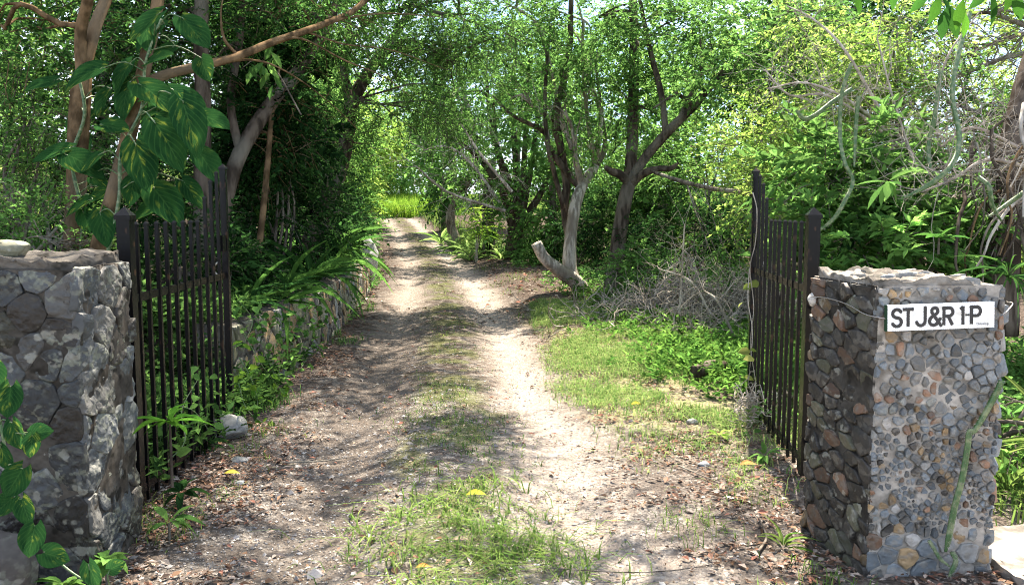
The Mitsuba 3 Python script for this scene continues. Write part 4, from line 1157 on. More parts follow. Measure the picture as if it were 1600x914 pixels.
# heart leaved vine in front of the dark pillar
fv = thing('heart_leaf_vine', 'glossy heart leaved vine trailing down in front of the broad dark pillar', 'vine')
FV = [(-2.07,3.20,1.03), (-2.02,3.20,0.83), (-1.99,3.19,0.68), (-1.97,3.18,0.52), (-1.87,3.14,0.34), (-1.75,3.10,0.25), (-1.64,3.06,0.20), (-1.49,3.00,0.18)]
MB().add(*tube(FV, [.006, .006, .006, .0055, .005, .005, .0045, .004], 7, 6, .1, 20, 1)).put(fv + '__stem', 'cactus_skin', smooth=True)
MB().add(*tube([(-1.99,3.19,0.74), (-1.91,3.15,0.75), (-1.84,3.12,0.74), (-1.81,3.11,0.72)], [.004, .0035, .003, .002], 6, 5)).put(part(fv, 'side_shoot'), 'cactus_skin', smooth=True)
fvn = catmull(FV, np.ones(len(FV)), 8)[0]
for q, (px, a, L) in enumerate([((-1.94,3.15,0.87), -95, .145), ((-1.89,3.10,0.75), -70, .13), ((-1.78,3.08,0.77), 10, .11), ((-1.81,3.06,0.72), -95, .10), ((-1.92,3.12,0.56), -120, .15), ((-1.87,3.10,0.45), -70, .13), ((-1.83,3.06,0.35), -100, .145),
                              ((-1.73,3.04,0.30), -10, .13), ((-1.56,2.98,0.25), -65, .12), ((-1.97,3.16,0.64), -60, .12), ((-1.99,3.16,0.96), -80, .13), ((-1.98,3.14,0.46), -140, .12), ((-1.48,3.00,0.28), 30, .09), ((-1.80,3.12,0.53), 200, .0)]):
    if L == 0:
        continue
    a = math.radians(a)
    d = nrm([math.cos(a), -0.25, math.sin(a)])
    b = np.array(px) - d * L * .4
    big_leaf_part(fv, b, d, [rng.uniform(-.4, .4), -.9, .35], L * .84, rng.uniform(.78, .9), 40 + q, cup=.22, droop=.12, heart=.24)
    w = fvn[np.argmin(np.linalg.norm(fvn - b, axis=1))]
    MB().add(*tube([w, (w + b) / 2 + [0, -.02, .02], b], [.003, .0028, .0025], 5, 4)).put(part(fv, 'leaf_stalk'), 'cactus_skin', smooth=True)


# ---------------------------------------------------------------- leafy plants
def rosette(name, label, cat, loc, n, L, wr, cols, tilt=(0.25, 1.15), droop=(.3, .8), seed=0, group=None, k=6, height=0.0, bsdf='leaf', wide=1, width=None):
    g = rgen(seed)
    key = thing(name, label, cat, group)
    loc = np.array(loc, float)
    if height:
        MB().add(*tube([loc - [0, 0, .05], loc + [0, 0, height * .6], loc + [0, 0, height]], [.008, .007, .005], 7, 4)).put(key + '__stem', 'bark_brown', smooth=True)
    for i in range(n):
        az = i * 2.39996 + g.uniform(-.9, .9)
        el = g.uniform(*tilt) + g.normal(0, .15)
        d = np.array([math.cos(az) * math.cos(el), math.sin(az) * math.cos(el), math.sin(el)])
        nn = np.array([-math.cos(az) * math.sin(el), -math.sin(az) * math.sin(el), math.cos(el)]) + g.normal(0, .15, 3)
        l = L * g.uniform(.5, 1.2)
        lance_part(key, loc + [0, 0, height] + d * .015, d, nn, l, wr * L / l, pal(g, 1, *cols), g.uniform(*droop), k, bsdf, wide=wide)
    return key


def gl(x, y, dz=0.0):
    return (x, y, float(gz(x, y)) + dz)


STRAP = ((0.035, 0.10, 0.028), (0.10, 0.22, 0.045))
for lab, (x, y), n, L, sd in [('large strap leaved plant arching over the far end of the ivy covered wall', (-3.45, 15.2), 28, 1.05, 1), ('strap leaved plant in front of the grey boulder on the wall', (-2.95, 14.0), 18, .9, 2),
                              ('strap leaved plant on the wall farthest up the lane', (-3.75, 18.2), 18, 1.0, 3), ('strap leaved plant at the foot of the thin sapling', (-2.48, 9.2), 22, .62, 4),
                              ('glossy strap leaved plant spilling over the middle of the wall', (-2.52, 10.4), 24, .72, 5), ('low strap leaved plant on the bank left of the thin sapling', (-3.3, 9.6), 16, .75, 6),
                              ('strap leaved plant between the sapling and the leaning tree', (-3.4, 11.8), 18, .9, 7), ('narrow strap leaved plant on the wall closest to the gate', (-2.48, 7.7), 20, .5, 8), ('strap leaved plant flopping over the wall between the glossy one and the sapling', (-2.45, 8.5), 22, .55, 9), ('strap leaved plant hanging over the wall left of the bright rut', (-2.6, 11.8), 20, .75, 10), ('big strap leaved plant overhanging the wall beside the grey boulder', (-3.2, 16.4), 22, .9, 17)]:
    rosette('strap_plant', lab, 'plant', gl(x, y, .16), n, L * 1.2, .085 if L > .8 else .075, STRAP, seed=sd + 600, group='strap leaved plants on the bank', tilt=(.25, 1.25))
for lab, (x, y), n, L, sd in [('striped strap plant closest to the many stemmed tree', (-.35, 25.6), 20, .85, 11), ('pale striped strap plant leaning onto the right edge of the lane', (-1.35, 26.6), 20, 1.0, 12),
                              ('striped strap plant behind the pale one at the lane edge', (-1.5, 29), 18, 1.1, 13), ('striped strap plant where the far lane bends', (-2.2, 31.5), 18, 1.1, 14), ('striped strap plant under the fan leaved cane', (-.9, 28), 18, 1.0, 15),
                              ('farthest striped strap plant beside the shaded lane', (-3.0, 35), 16, 1.2, 16)]:
    rosette('striped_plant', lab, 'plant', gl(x, y), n, L, .075, (GRASSC[0], (0.25, 0.36, 0.12)), seed=sd + 600, group='strap plants edging the far lane')
for lab, (x, y), sd in [('upright sword leaved clump left of the many stemmed tree', (-.75, 26.4), 21), ('upright sword leaved clump touching the many stemmed tree', (.75, 26.2), 22)]:
    rosette('sword_plant', lab, 'plant', gl(x, y), 16, 1.05, .06, (DEEP[0], MID[1]), tilt=(1.15, 1.5), droop=(0, .1), seed=sd + 600)
# fan leaved cane: pale arching leaflets
for lab, (x, y), n, h, sd in [('tall cane with pale narrow fan leaves beside the far lane', (-1.15, 26.0), 34, 1.5, 31), ('shorter cane with pale narrow leaves left of the dark stub trunk', (-.6, 27), 26, 1.1, 32)]:
    key = thing('fan_cane', lab, 'plant')
    g = rgen(sd)
    b = np.array(gl(x, y))
    for c in range(4):
        top = b + [g.uniform(-.35, .35), g.uniform(-.3, .3), h * g.uniform(.7, 1.15)]
        MB().add(*tube([b + g.normal(0, .05, 3) * [1, 1, 0], (b + top) / 2 + g.normal(0, .06, 3), top], [.02, .016, .01], 6, 4)).put(part(key, 'stem'), 'bark_pale', smooth=True)
        for i in range(n // 3):
            az, el = g.uniform(0, 6.28), g.uniform(-.2, 1.1)
            d = np.array([math.cos(az) * math.cos(el), math.sin(az) * math.cos(el), math.sin(el)])
            q = top + (b - top) * g.uniform(0, .45)
            lance_part(key, q, d, [0, -.3, 1], g.uniform(.5, .85), .085, pal(g, 1, (.10, .21, .03), (.24, .36, .05)), g.uniform(.1, .5), 5)

# leafy things near the gates
rosette('sprout', 'fresh green sprout with lance leaves between pillar and gate bars on the wall side', 'plant', gl(-1.70, 4.05, .28), 13, .21, .26, ((.05, .15, .02), (.10, .25, .03)), tilt=(-.1, .9), droop=(.2, .6), seed=651, height=.28)
rosette('sprout', 'low sprout under the taller one at the foot of the dark pillar', 'plant', gl(-1.66, 3.9), 9, .15, .3, MID, tilt=(0, .9), seed=652, height=.10)
rosette('sprout', 'leafy weed at the near corner of the broad dark pillar', 'plant', gl(-1.72, 3.40), 14, .12, .42, MID, tilt=(.1, 1.0), seed=653, height=.12)
rosette('sprout', 'small weed growing in front of the broad dark pillar corner', 'plant', gl(-1.80, 3.22), 12, .10, .45, MID, tilt=(.1, 1.0), seed=654, height=.1)
rosette('sprout', 'ragged weed at the foot of the gate by the wall', 'plant', gl(-1.80, 4.4), 12, .14, .3, DEEP, tilt=(.1, 1.0), seed=655, height=.08)
rosette('sprout', 'weed growing inside the foot of the gate with the dry vine', 'plant', gl(1.62, 5.2), 10, .12, .3, MID, tilt=(.1, 1.0), seed=656, height=.05)
rosette('sprout', 'small weed on the litter below the free end of the gate with the dry vine', 'plant', gl(1.45, 5.7), 9, .11, .35, LIME, tilt=(.1, .8), seed=657, height=.03)
rosette('sprout', 'grassy weed at the near foot of the name board pillar', 'plant', gl(1.30, 3.85), 12, .17, .09, GRASSC, tilt=(.4, 1.3), seed=658)
rosette('broad_leaf_sprig', 'shiny sprig of broad leaves standing up behind the name board pillar', 'plant', (2.87,5.60,1.36), 9, .17, .38, ((.05, .14, .03), (.09, .22, .04)), tilt=(-.2, .8), droop=(.1, .35), seed=661, height=.06)
rosette('broad_leaf_sprig', 'drooping sprig of ribbed leaves between the hanging cactus stems', 'plant', (2.69,6.00,1.81), 10, .22, .30, MID, tilt=(-1.2, .2), droop=(.0, .3), seed=662)
rosette('broad_leaf_sprig', 'drooping lance leaved sprig left of the ribbed sprig', 'plant', (3.11,8.20,2.40), 11, .22, .22, MID, tilt=(-1.1, .3), droop=(.0, .3), seed=663)
rosette('broad_leaf_sprig', 'lance leaved sprig low behind the left part of the pillar top', 'plant', (2.85,7.00,1.38), 11, .20, .24, DEEP, tilt=(-.9, .5), droop=(.0, .3), seed=664)
rosette('narrow_leaf_plant', 'grassy plant with long narrow blades right of the pillar top', 'plant', (3.35,5.60,1.16), 18, .36, .030, HALF, tilt=(-.1, 1.1), droop=(.4, 1.1), seed=665)
rosette('narrow_leaf_plant', 'sunny plant with long blades at the right edge below the pillar top', 'plant', (3.1, 4.6, .25), 26, .5, .05, GRASSC, tilt=(-.1, 1.2), droop=(.2, .8), seed=666)
rosette('narrow_leaf_plant', 'sunny clump of blades low at the right edge above the concrete', 'plant', (2.75, 4.5, .05), 28, .42, .045, GRASSC, tilt=(.2, 1.2), droop=(.2, .8), seed=667)
rosette('palm_frond_plant', 'dark palm like fronds seen just above the low gate bars', 'plant', (3.04,8.60,1.57), 14, .55, .045, DEEP, tilt=(-.3, .7), droop=(.1, .4), seed=668)
# leaves hanging in at the top right
hb = thing('hanging_branch', 'branch of large dark green leaves hanging in at the top right corner', 'branch')
HB = [(2.69,4.30,2.84), (2.44,4.30,2.75), (2.25,4.30,2.67), (2.09,4.30,2.66)]
MB().add(*tube(HB, [.014, .011, .008, .004], 7, 5)).put(hb + '__stem', 'bark_grey', smooth=True)
g = rgen(88)
for q, (px, a, L) in enumerate([((2.13,4.30,2.62), -110, .16), ((2.15,4.25,2.54), -95, .16), ((2.22,4.30,2.56), -80, .17), ((2.20,4.20,2.57), -100, .15), ((2.28,4.30,2.54), -78, .13), ((2.18,4.30,2.63), -60, .14), ((2.36,4.20,2.60), -88, .17), ((2.48,4.20,2.61), -70, .15),
                                ((2.10,4.40,2.67), -135, .13), ((1.86,4.60,2.71), -80, .10), ((2.35,4.30,2.66), -140, .13), ((2.50,4.30,2.67), -110, .14), ((2.01,4.50,2.72), -100, .12)]):
    a = math.radians(a)
    d = np.array([math.cos(a), g.uniform(-.3, .3), math.sin(a)])
    lance_part(hb, np.array(px) - nrm(d) * L * .4, d, [g.uniform(-.7, .7), -.8, .3], L, .36, pal(g, 1, (.03, .10, .02), (.07, .19, .02)), .12, 6, wide=1)
# low branch of broad leaves over the left bank
hb = thing('hanging_branch', 'pale sprig of drooping leaves caught in the sun under the long bare limb', 'branch')
MB().add(*tube([(-2.07,8.30,2.54), (-2.34,8.40,2.99), (-2.56,8.50,3.10), (-2.69,8.50,3.03)], [.008, .007, .005, .003], 6, 4)).put(hb + '__stem', 'bark_grey', smooth=True)
for q in range(14):
    p = np.array((-2.44,8.40,3.02)) + g.normal(0, .16, 3) * [1.2, .5, .8]
    lance_part(hb, p, [g.normal(0, .6), -.2, -.8], [g.normal(0, .5), -.6, .7], g.uniform(.14, .22), .38, pal(g, 1, *MID), .15, 5)


# ---------------------------------------------------------------- creepers with separate round leaves
def creeper(label, paths, n, L, cols, seed, name='creeper', facing=(0, -.5, .8), wr=.75, stem='cactus_skin', rad=.004, bsdf='leaf', spread=.05):
    g = rgen(seed)
    key = thing(name, label, 'vine')
    for q in paths:
        MB().add(*tube(q, np.linspace(rad, rad * .5, len(q)), 5, 5, .1, 10, seed)).put(part(key, 'stem'), stem, smooth=True)
        nn = catmull(q, np.ones(len(q)), 8)[0]
        for i in range(n):
            p = nn[g.integers(1, len(nn))] + g.normal(0, spread, 3)
            az = g.uniform(0, 6.28)
            d = np.array([math.cos(az), math.sin(az) * .6, -.35 + g.normal(0, .3)])
            l = L * g.uniform(.6, 1.2)
            V, F, C = leaves(p[None], d[None], (np.array(facing) + g.normal(0, .35, 3))[None], l, l * wr, LEAF4, pal(g, 1, *cols))
            MB().add(V, F, C).put(part(key, 'leaf'), bsdf, smooth=True)
    return key


creeper('creeper with round yellow green leaves trailing off the wall end beside the gate', [[(-2.09,6.30,0.48), (-2.01,6.30,0.33), (-1.96,6.30,0.13), (-1.97,6.20,-0.02)], [(-2.15,6.60,0.63), (-2.04,6.70,0.35), (-1.94,6.90,0.09), (-1.83,6.90,-0.07)], [(-2.07,6.20,0.30), (-1.98,6.10,0.13), (-1.82,6.10,-0.01)]], 13, .085,
        ((.05, .14, .02), (.16, .28, .035)), 701)
creeper('creeper with round green leaves climbing the lower gate bars by the wall', [[(-2.12,4.90,0.22), (-2.07,4.90,0.42), (-1.96,5.00,0.39), (-1.90,5.10,0.24)], [(-1.95,4.60,0.19), (-1.89,4.70,0.28), (-1.94,4.80,0.44), (-1.91,5.00,0.59)]], 10, .09, MID, 702)
creeper('thick creeper of small leaves hiding the near end of the wall', [[(-2.25,6.80,0.87), (-2.17,6.90,0.69), (-2.19,6.70,0.51)], [(-2.18,7.60,0.72), (-2.12,7.60,0.54), (-2.16,7.50,0.35)], [(-2.19,8.60,0.77), (-2.15,8.60,0.54), (-2.18,8.50,0.35)]], 16, .08, MID, 703)
creeper('leafy creeper spreading over the face of the near wall', [[(-2.26,7.30,0.64), (-2.20,7.25,0.42), (-2.08,7.20,0.15)], [(-2.22,8.20,0.68), (-2.20,8.15,0.47), (-2.23,8.10,0.16)], [(-2.22,9.60,0.71), (-2.22,9.60,0.42), (-2.23,9.50,0.20)]], 20, .085, HALF, 708, spread=.09)
creeper('weedy creeper at the wall foot halfway along', [[(-2.17,8.70,0.05), (-2.14,8.30,-0.01), (-2.10,9.00,-0.00)], [(-2.47,12.50,0.16), (-2.42,12.00,0.03), (-2.42,12.80,0.02)]], 14, .07, MID, 704)
creeper('ivy spilling over the far end of the wall', [[(-3.29,20.40,0.74), (-3.33,20.40,0.43), (-3.37,20.20,0.05)], [(-3.18,18.40,0.73), (-3.23,18.40,0.33), (-3.29,18.20,0.06)]], 22, .12, MID, 705, spread=.12)
dv = creeper('dry string like vine with a few pale leaves hanging down the gate free end', [[(1.81,6.30,1.74), (1.84,6.28,1.60), (1.84,6.30,1.36), (1.80,6.28,1.17), (1.83,6.26,0.88), (1.82,6.28,0.58), (1.86,6.26,0.29), (1.85,6.26,0.04)],
             [(1.79,6.26,1.17), (1.78,6.24,0.93), (1.82,6.24,0.68), (1.80,6.24,0.29)]], 5, .085, ((.16, .22, .05), (.35, .36, .12)), 706, stem='bark_pale', rad=.0045, name='dry_vine')
g = rgen(91)
P = np.array((1.79,5.98,0.00)) + [0, 0, .12] + g.normal(0, 1, (70, 1, 3)) * [.10, .14, .07] + np.cumsum(g.normal(0, .035, (70, 7, 3)), 1)
tag(MB().add(*strands(P, np.full((70, 7), .004), 3)).put(dv + '__tangle', 'bark_pale', smooth=True), kind='stuff')
creeper('round leaved creeper tangled in the foot of the gate with the dry vine', [[(1.74,5.90,-0.06), (1.84,6.00,0.10), (1.84,6.20,0.15)], [(1.60,5.80,-0.08), (1.75,5.70,-0.05)]], 12, .08, MID, 707)


# ---------------------------------------------------------------- climbing cactus
def cactus(label, P, r, seed, spines=True):
    key = thing('climbing_cactus', label, 'cactus', None)
    P = [tuple(p) for p in P]
    MB().add(*tube(P, np.concatenate([np.full(len(P) - 1, r), [r * .45]]), 12, 8, .10, 14, seed, ribs=3)).put(key + '__stem', 'cactus_skin', smooth=True)
    if spines:
        q, _ = catmull(P, np.ones(len(P)), 14)
        g = rgen(seed)
        d = nrm(g.normal(0, 1, (len(q) * 3, 3)))
        b = np.repeat(q, 3, 0) + d * r * .9
        S_ = np.stack([b, b + d * r * .9], 1)
        tag(MB().add(*strands(S_, np.tile([[.0012, .0004]], (len(b), 1)), 3)).put(key + '__spines', 'bark_pale'), kind='stuff')
    return key


cactus('green ribbed cactus stem climbing the front of the name board pillar', [(2.09, 3.50, .88), (2.06, 3.505, .80), (1.985, 3.49, .675), (1.955, 3.485, .66), (1.95, 3.485, .60), (1.935, 3.483, .47), (1.905, 3.48, .33), (1.885, 3.478, .19), (1.875, 3.476, .135)], .0115, 3)
cactus('pale withered cactus piece at the foot of the climbing green one', [(1.90, 3.468, .135), (1.915, 3.465, .10), (1.90, 3.46, .06), (1.885, 3.455, .03)], .0095, 4)
cactus('short thin cactus shoot lying along the bottom stones of the pillar', [(1.80, 3.474, .185), (1.825, 3.47, .145), (1.85, 3.465, .105), (1.89, 3.46, .075)], .007, 5)
cactus('long cactus stem hanging in a hook above the right half of the pillar', [(3.69,6.90,3.19), (3.50,6.70,2.77), (3.43,6.60,2.49), (3.44,6.50,2.21), (3.38,6.40,2.04), (3.26,6.30,1.90), (3.12,6.30,1.79), (2.95,6.30,1.70)], .017, 6)
cactus('wavy cactus stem hanging in front of the lime bush behind the gate', [(2.79,7.00,2.81), (2.72,7.00,2.55), (2.72,7.00,2.21), (2.73,6.90,1.99), (2.80,6.90,1.84), (2.69,6.80,1.66), (2.60,6.80,1.52), (2.45,6.80,1.41)], .015, 7)
cactus('cactus stem bent like an elbow above the gate', [(2.88,7.20,2.63), (2.68,7.10,2.51), (2.52,7.00,2.40), (2.42,7.00,2.36), (2.35,7.00,2.43)], .017, 8)
cactus('thin cactus stem hanging straight left of the long hooked one', [(3.53,7.00,2.75), (3.50,7.00,2.39), (3.46,7.00,2.16), (3.43,6.90,1.96), (3.48,6.90,1.89)], .017, 9)
cactus('short drooping cactus stems beside the hanging roots', [(3.34,6.00,1.84), (3.36,5.90,1.77), (3.39,5.90,1.64), (3.46,5.90,1.53)], .014, 10)
cactus('straight cactus stem hanging at the middle of the tangle', [(2.94,7.20,2.57), (2.93,7.20,2.31), (2.89,7.10,1.97)], .016, 12)
cactus('sloping cactus stem in front of the roots at the right edge', [(3.73,6.10,1.74), (3.62,6.10,1.66), (3.42,6.00,1.56)], .016, 13)

# old trunk with hanging roots at the right edge
hr = thing('rooted_trunk', 'thick leaning trunk hung with brown roots at the right edge', 'tree')
MB().add(*tube([(4.17,7.20,0.54), (4.22,7.20,1.21), (4.25,7.20,1.76), (4.36,7.30,2.26), (4.56,7.50,2.78), (4.90,7.80,3.51)], [.22, .17, .14, .12, .10, .09], 14, 5, .2, 5, 5)).put(hr + '__trunk', 'bark_brown', smooth=True)
g = rgen(95)
for q in range(48):
    X0, y0, z0 = g.uniform(3.25, 4.5), g.uniform(6.0, 6.9), g.uniform(1.6, 2.3)
    p = [np.array([X0 + g.uniform(.15, .45), y0 + .2, z0 + g.uniform(.02, .14)])]
    dr_ = np.array([g.uniform(-.9, .1), g.normal(0, .2), -.4])
    for s_ in range(6):
        dr_ = nrm(dr_ + g.normal(0, .28, 3) + [0, 0, -.45])
        p.append(p[-1] + dr_ * g.uniform(.10, .2))
    MB().add(*tube(p, np.linspace(.013, .006, 7) * g.uniform(.5, 1.4), 6, 4, .1, 8, q)).put(part(hr, 'root'), ('bark_grey', 'bark_brown', 'bark_pale', 'bark_tan')[q % 4], smooth=True)


# ---------------------------------------------------------------- dead twigs
def walk_twigs(g, base, d0, n_each, k, step, bend, grav=0.0):
    """random bent twigs from given starts"""
    n = len(base)
    d = nrm(d0)
    P = [base]
    for i in range(k - 1):
        d = nrm(d + g.normal(0, bend, (n, 3)) + [0, 0, grav])
        P.append(P[-1] + d * step * g.uniform(.6, 1.3, (n, 1)))
    return np.stack(P, 1)


def bare_shrub(name, label, base, boughs, n, radii, r, seed, step=.09, bark='bark_pale', k=7, bend=.42):
    g = rgen(seed)
    key = thing(name, label, 'dead branches')
    nodes = []
    for q in boughs:
        q = [np.array(p, float) for p in q]
        MB().add(*tube(q, np.linspace(r * 2.2, r * .9, len(q)), 7, 5, .12, 7, seed)).put(part(key, 'bough'), bark, smooth=True)
        nodes.append(catmull(q, np.ones(len(q)), 7)[0])
    nodes = np.vstack(nodes)
    b = nodes[g.integers(0, len(nodes), n)]
    P1 = walk_twigs(g, b, g.normal(0, 1, (n, 3)) * np.array(radii) + [0, 0, .25], 1, k, step * 1.4, bend)
    R1 = np.linspace(r * .55, r * .16, k)[None] * g.uniform(.6, 1.2, (n, 1))
    i = g.integers(0, n, n * 2)
    j = g.integers(1, k - 1, n * 2)
    P2 = walk_twigs(g, P1[i, j], g.normal(0, 1, (n * 2, 3)), 1, k - 1, step, bend)
    R2 = np.linspace(r * .26, r * .10, k - 1)[None] * g.uniform(.6, 1.2, (n * 2, 1))
    m = MB().add(*strands(P1, R1, 4)).add(*strands(P2, R2, 3))
    tag(m.put(key + '__twigs', bark, smooth=True), kind='stuff')
    return key


bare_shrub('bare_branches', 'tangle of pale dead twigs above the gate with the dry vine', None,
           [[(3.87,8.20,2.10), (3.39,8.00,2.44), (2.89,7.80,2.66), (2.56,7.80,2.66), (2.32,7.80,2.89)], [(3.64,8.00,2.27), (3.05,7.60,2.57), (2.57,7.40,2.71), (2.23,7.40,2.66)], [(3.51,8.00,2.50), (3.13,8.00,3.10), (2.89,8.20,3.43), (2.70,8.40,3.60)]], 75, (1, .6, .8), .0075, 801, bark='dead_twig')
bare_shrub('bare_branches', 'tangle of grey dead twigs among the hanging cactus stems', None,
           [[(3.98,7.60,1.08), (3.94,7.60,1.77), (3.86,7.70,2.47), (3.99,7.80,3.00), (4.37,8.00,3.45)], [(4.04,7.50,1.20), (3.61,7.40,1.88), (3.45,7.60,2.52), (3.34,7.80,3.17)], [(4.36,7.50,1.60), (4.04,7.60,2.17), (3.63,7.60,2.35)]], 85, (1, .6, .8), .0075, 802, bark='dead_twig')
bare_shrub('bare_branches', 'bare grey boughs against the white sky at the upper right', None,
           [[(5.82,9.00,3.22), (5.35,9.00,3.25), (4.88,9.00,3.08), (4.42,9.00,2.88)], [(6.06,9.40,3.63), (5.47,9.40,3.50), (4.95,9.40,3.29)], [(5.59,8.60,2.70), (4.95,8.60,2.57), (4.42,8.60,2.70)], [(5.80,9.20,3.46), (5.52,9.20,3.59), (5.15,9.30,3.75), (4.93,9.40,3.70)]], 90, (1, .6, .6), .016, 803, bark='bark_grey')
bare_shrub('bare_branches', 'dry twigs around the hanging roots at the right edge', None,
           [[(4.14,6.80,1.96), (3.72,6.60,2.00), (3.47,6.60,1.85), (3.23,6.60,1.75)], [(4.20,7.00,2.13), (3.82,7.00,2.29), (3.56,7.00,2.13)]], 70, (1, .6, .6), .0075, 804, bark='dead_twig')
bare_shrub('bare_branches', 'grey leafless twigs hanging over the far lane by the fine foliage', None,
           [[(-0.18,24.00,1.60), (-1.10,24.00,2.87), (-1.82,24.00,3.42), (-2.55,24.00,3.33)], [(0.00,22.00,2.10), (-0.84,22.00,3.10), (-1.42,22.00,4.00)], [(-0.18,23.00,1.60), (-1.76,23.00,2.12), (-2.63,23.00,2.82)]], 60, (1, .5, .9), .022, 805, step=.2, bark='bark_pale')
bare_shrub('bare_branches', 'thin dead stems standing in the brush heap', None,
           [[(2.13,10.50,0.30), (2.15,10.50,0.88), (2.17,10.50,1.44)], [(2.45,10.20,0.34), (2.20,10.20,0.74), (1.84,10.40,0.88)], [(2.46,9.20,0.25), (2.28,9.20,0.61), (2.18,9.40,0.70)]], 60, (1, .7, .6), .008, 806, bark='dead_twig')
# heap of brush on the right of the lane
g = rgen(97)
nb = 1700
c = np.column_stack([g.normal(2.75, .75, nb), g.normal(11.6, .8, nb)])
h = .62 * np.exp(-((c[:, 0] - 2.8) / 1.1) ** 2 - ((c[:, 1] - 11.7) / 1.0) ** 2)
b = np.column_stack([c, gz(c[:, 0], c[:, 1]) + h * g.random(nb) + .03])
P = walk_twigs(g, b, g.normal(0, 1, (nb, 3)) * [1, 1, .35], 1, 8, .085, .40, .02)
R = np.linspace(.0085, .003, 8)[None] * g.uniform(.5, 1.5, (nb, 1))
tag(MB().add(*strands(P, R, 3)).put('brush_heap', 'dead_twig', smooth=True), 'heap of dead pale brush on the right between main tree and gate', 'brush heap', None, 'stuff')

# ---------------------------------------------------------------- ground cover, grass, litter, gravel
def grass(name, label, x, y, h, w, cols, seed, lean=.5):
    g = rgen(seed)
    n = len(x)
    h = h * g.uniform(.45, 1.35, n)
    az = g.uniform(0, 6.283, n)
    d = np.column_stack([np.cos(az), np.sin(az), az * 0])
    s = np.column_stack([-np.sin(az), np.cos(az), az * 0]) * (w * g.uniform(.6, 1.3, n))[:, None] / 2
    b = on_ground(x, y, -.01)
    l = lean * g.uniform(.2, 1.5, n)[:, None]
    up = np.array([0, 0, 1.0])
    m1 = b + h[:, None] * (.55 * up + .25 * l * d)
    tp = b + h[:, None] * ((1 - .35 * np.minimum(l, 1.6)) * up + l * d)
    V = np.stack([b - s, b + s, m1 - s * .8, m1 + s * .8, tp], 1)
    F = (np.array([[0, 1, 3], [0, 3, 2], [2, 3, 4]])[None] + (np.arange(n) * 5)[:, None, None]).reshape(-1, 3)
    C = np.repeat(pal(g, n, *cols), 5, 0)
    MB().add(V.reshape(-1, 3), F, C).put(name, 'leaf_dull')
    tag(name, label, 'grass', None, 'stuff')


def scatter(g, n, x0, x1, y0, y1, f, power=1.0):
    """positions in a strip, denser nearby, kept with probability f(x, y)"""
    y = y0 + (y1 - y0) * g.random(n) ** power
    x = g.uniform(x0, x1, n)
    k = g.random(n) < f(x, y)
    return x[k], y[k]


def nz(x, y, s, seed=0):
    return meshkit.fbm(np.stack([x * s, y * s, x * 0 + seed], -1), 3, seed)


g = rgen(111)
# middle strip of the lane
x, y = scatter(g, 90000, -4, 1.2, 2.9, 26, lambda x, y: np.exp(-((x - cx(y) - .04) / .36) ** 2) * sst(.42, .62, nz(x, y, 1.9, 3)) * (1.0 * sst(9, 4, y) + .35), 1.6)
grass('lane_grass', 'short patchy grass along the middle strip of the dirt lane', x, y, .06, .006, (DEEP[1], GRASSC[1]), 112, 1.5)
c = np.array([(-.18, 4.0), (-.42, 4.25), (.0, 3.75), (-.3, 3.6), (.12, 4.1), (-.05, 3.5), (-.25, 4.7), (-.6, 4.0), (.2, 3.7), (-.42, 3.7)])
q = c[g.integers(0, len(c), 1900)] + g.normal(0, .15, (1900, 2))
q = q[nz(q[:, 0], q[:, 1], 7, 3) > .46]
grass('grass_tuft', 'tufts of longer green grass in the middle strip nearest the camera', q[:, 0], q[:, 1], .095, .007, GRASSC, 113, 2.0)
# right hand verge
x, y = scatter(g, 110000, .3, 2.9, 4.6, 14, lambda x, y: sst(.70, 1.5, x - cx(y) - .3 * sst(7.5, 6, y) + .5 * (nz(x, y, 1.1, 17) - .5)) * sst(.36, .62, .5 * nz(x, y, 1.3, 5) + .5 * nz(x, y, 5, 6)) * (.10 + .9 * sst(4.8, 6.8, y)) * sst(3.0, 1.9, x - .1 * (y - 8)), 1.4)
grass('verge_grass', 'bright sunlit grass on the verge right of the lane', x, y, .095, .006, ((.09, .20, .045), (.36, .43, .16)), 114, 1.3)
x, y = scatter(g, 16000, -3, 4, 9, 32, lambda x, y: sst(.9, 1.3, x - cx(y)) * sst(.5, .65, nz(x, y, .9, 7)), 1.2)
grass('shade_grass', 'thin grass under the trees on the right of the lane', x, y, .10, .009, GRASSC, 115, .9)
x, y = scatter(g, 14000, -2.3, 2.2, 2.9, 7.0, lambda x, y: (sst(.9, 1.3, np.abs(x - cx(y)))) * sst(.55, .68, nz(x, y, 2.2, 8)), 1.3)
grass('sparse_grass', 'sparse weedy grass in the litter beside both gates', x, y, .085, .005, GRASSC, 116, .9)
x, y = scatter(g, 9000, -2.4, -1.4, 5.8, 14, lambda x, y: sst(.40, .1, np.abs(x - xw(y) - .15)) * sst(.45, .6, nz(x, y, 1.5, 9)), 1.3)
grass('wall_foot_grass', 'dark grass along the foot of the retaining wall', x, y, .12, .007, (DEEP[1], MID[1]), 117, .9)
x, y = scatter(g, 26000, -14, -3, 50, 66, lambda x, y: .35 + .65 * (np.abs(x + 9) < 3))
grass('tall_grass', 'tall bright grass where the lane ends in the sun', x, y, .95, .05, ((.13, .26, .03), (.24, .36, .05)), 118, .7)
x, y = scatter(g, 12000, -9, 0, 28, 52, lambda x, y: sst(1.25, 1.6, x - cx(y)) * sst(3.2, 2.2, x - cx(y)))
grass('edge_grass', 'long grass edging the right of the far lane', x, y, .45, .03, GRASSC, 119, .8)
x, y = scatter(g, 7000, 2.2, 4.6, 4.1, 8, lambda x, y: .9)
grass('lawn', 'sunlit grass behind the right side of the name board pillar', x, y, .16, .010, GRASSC, 120, .8)


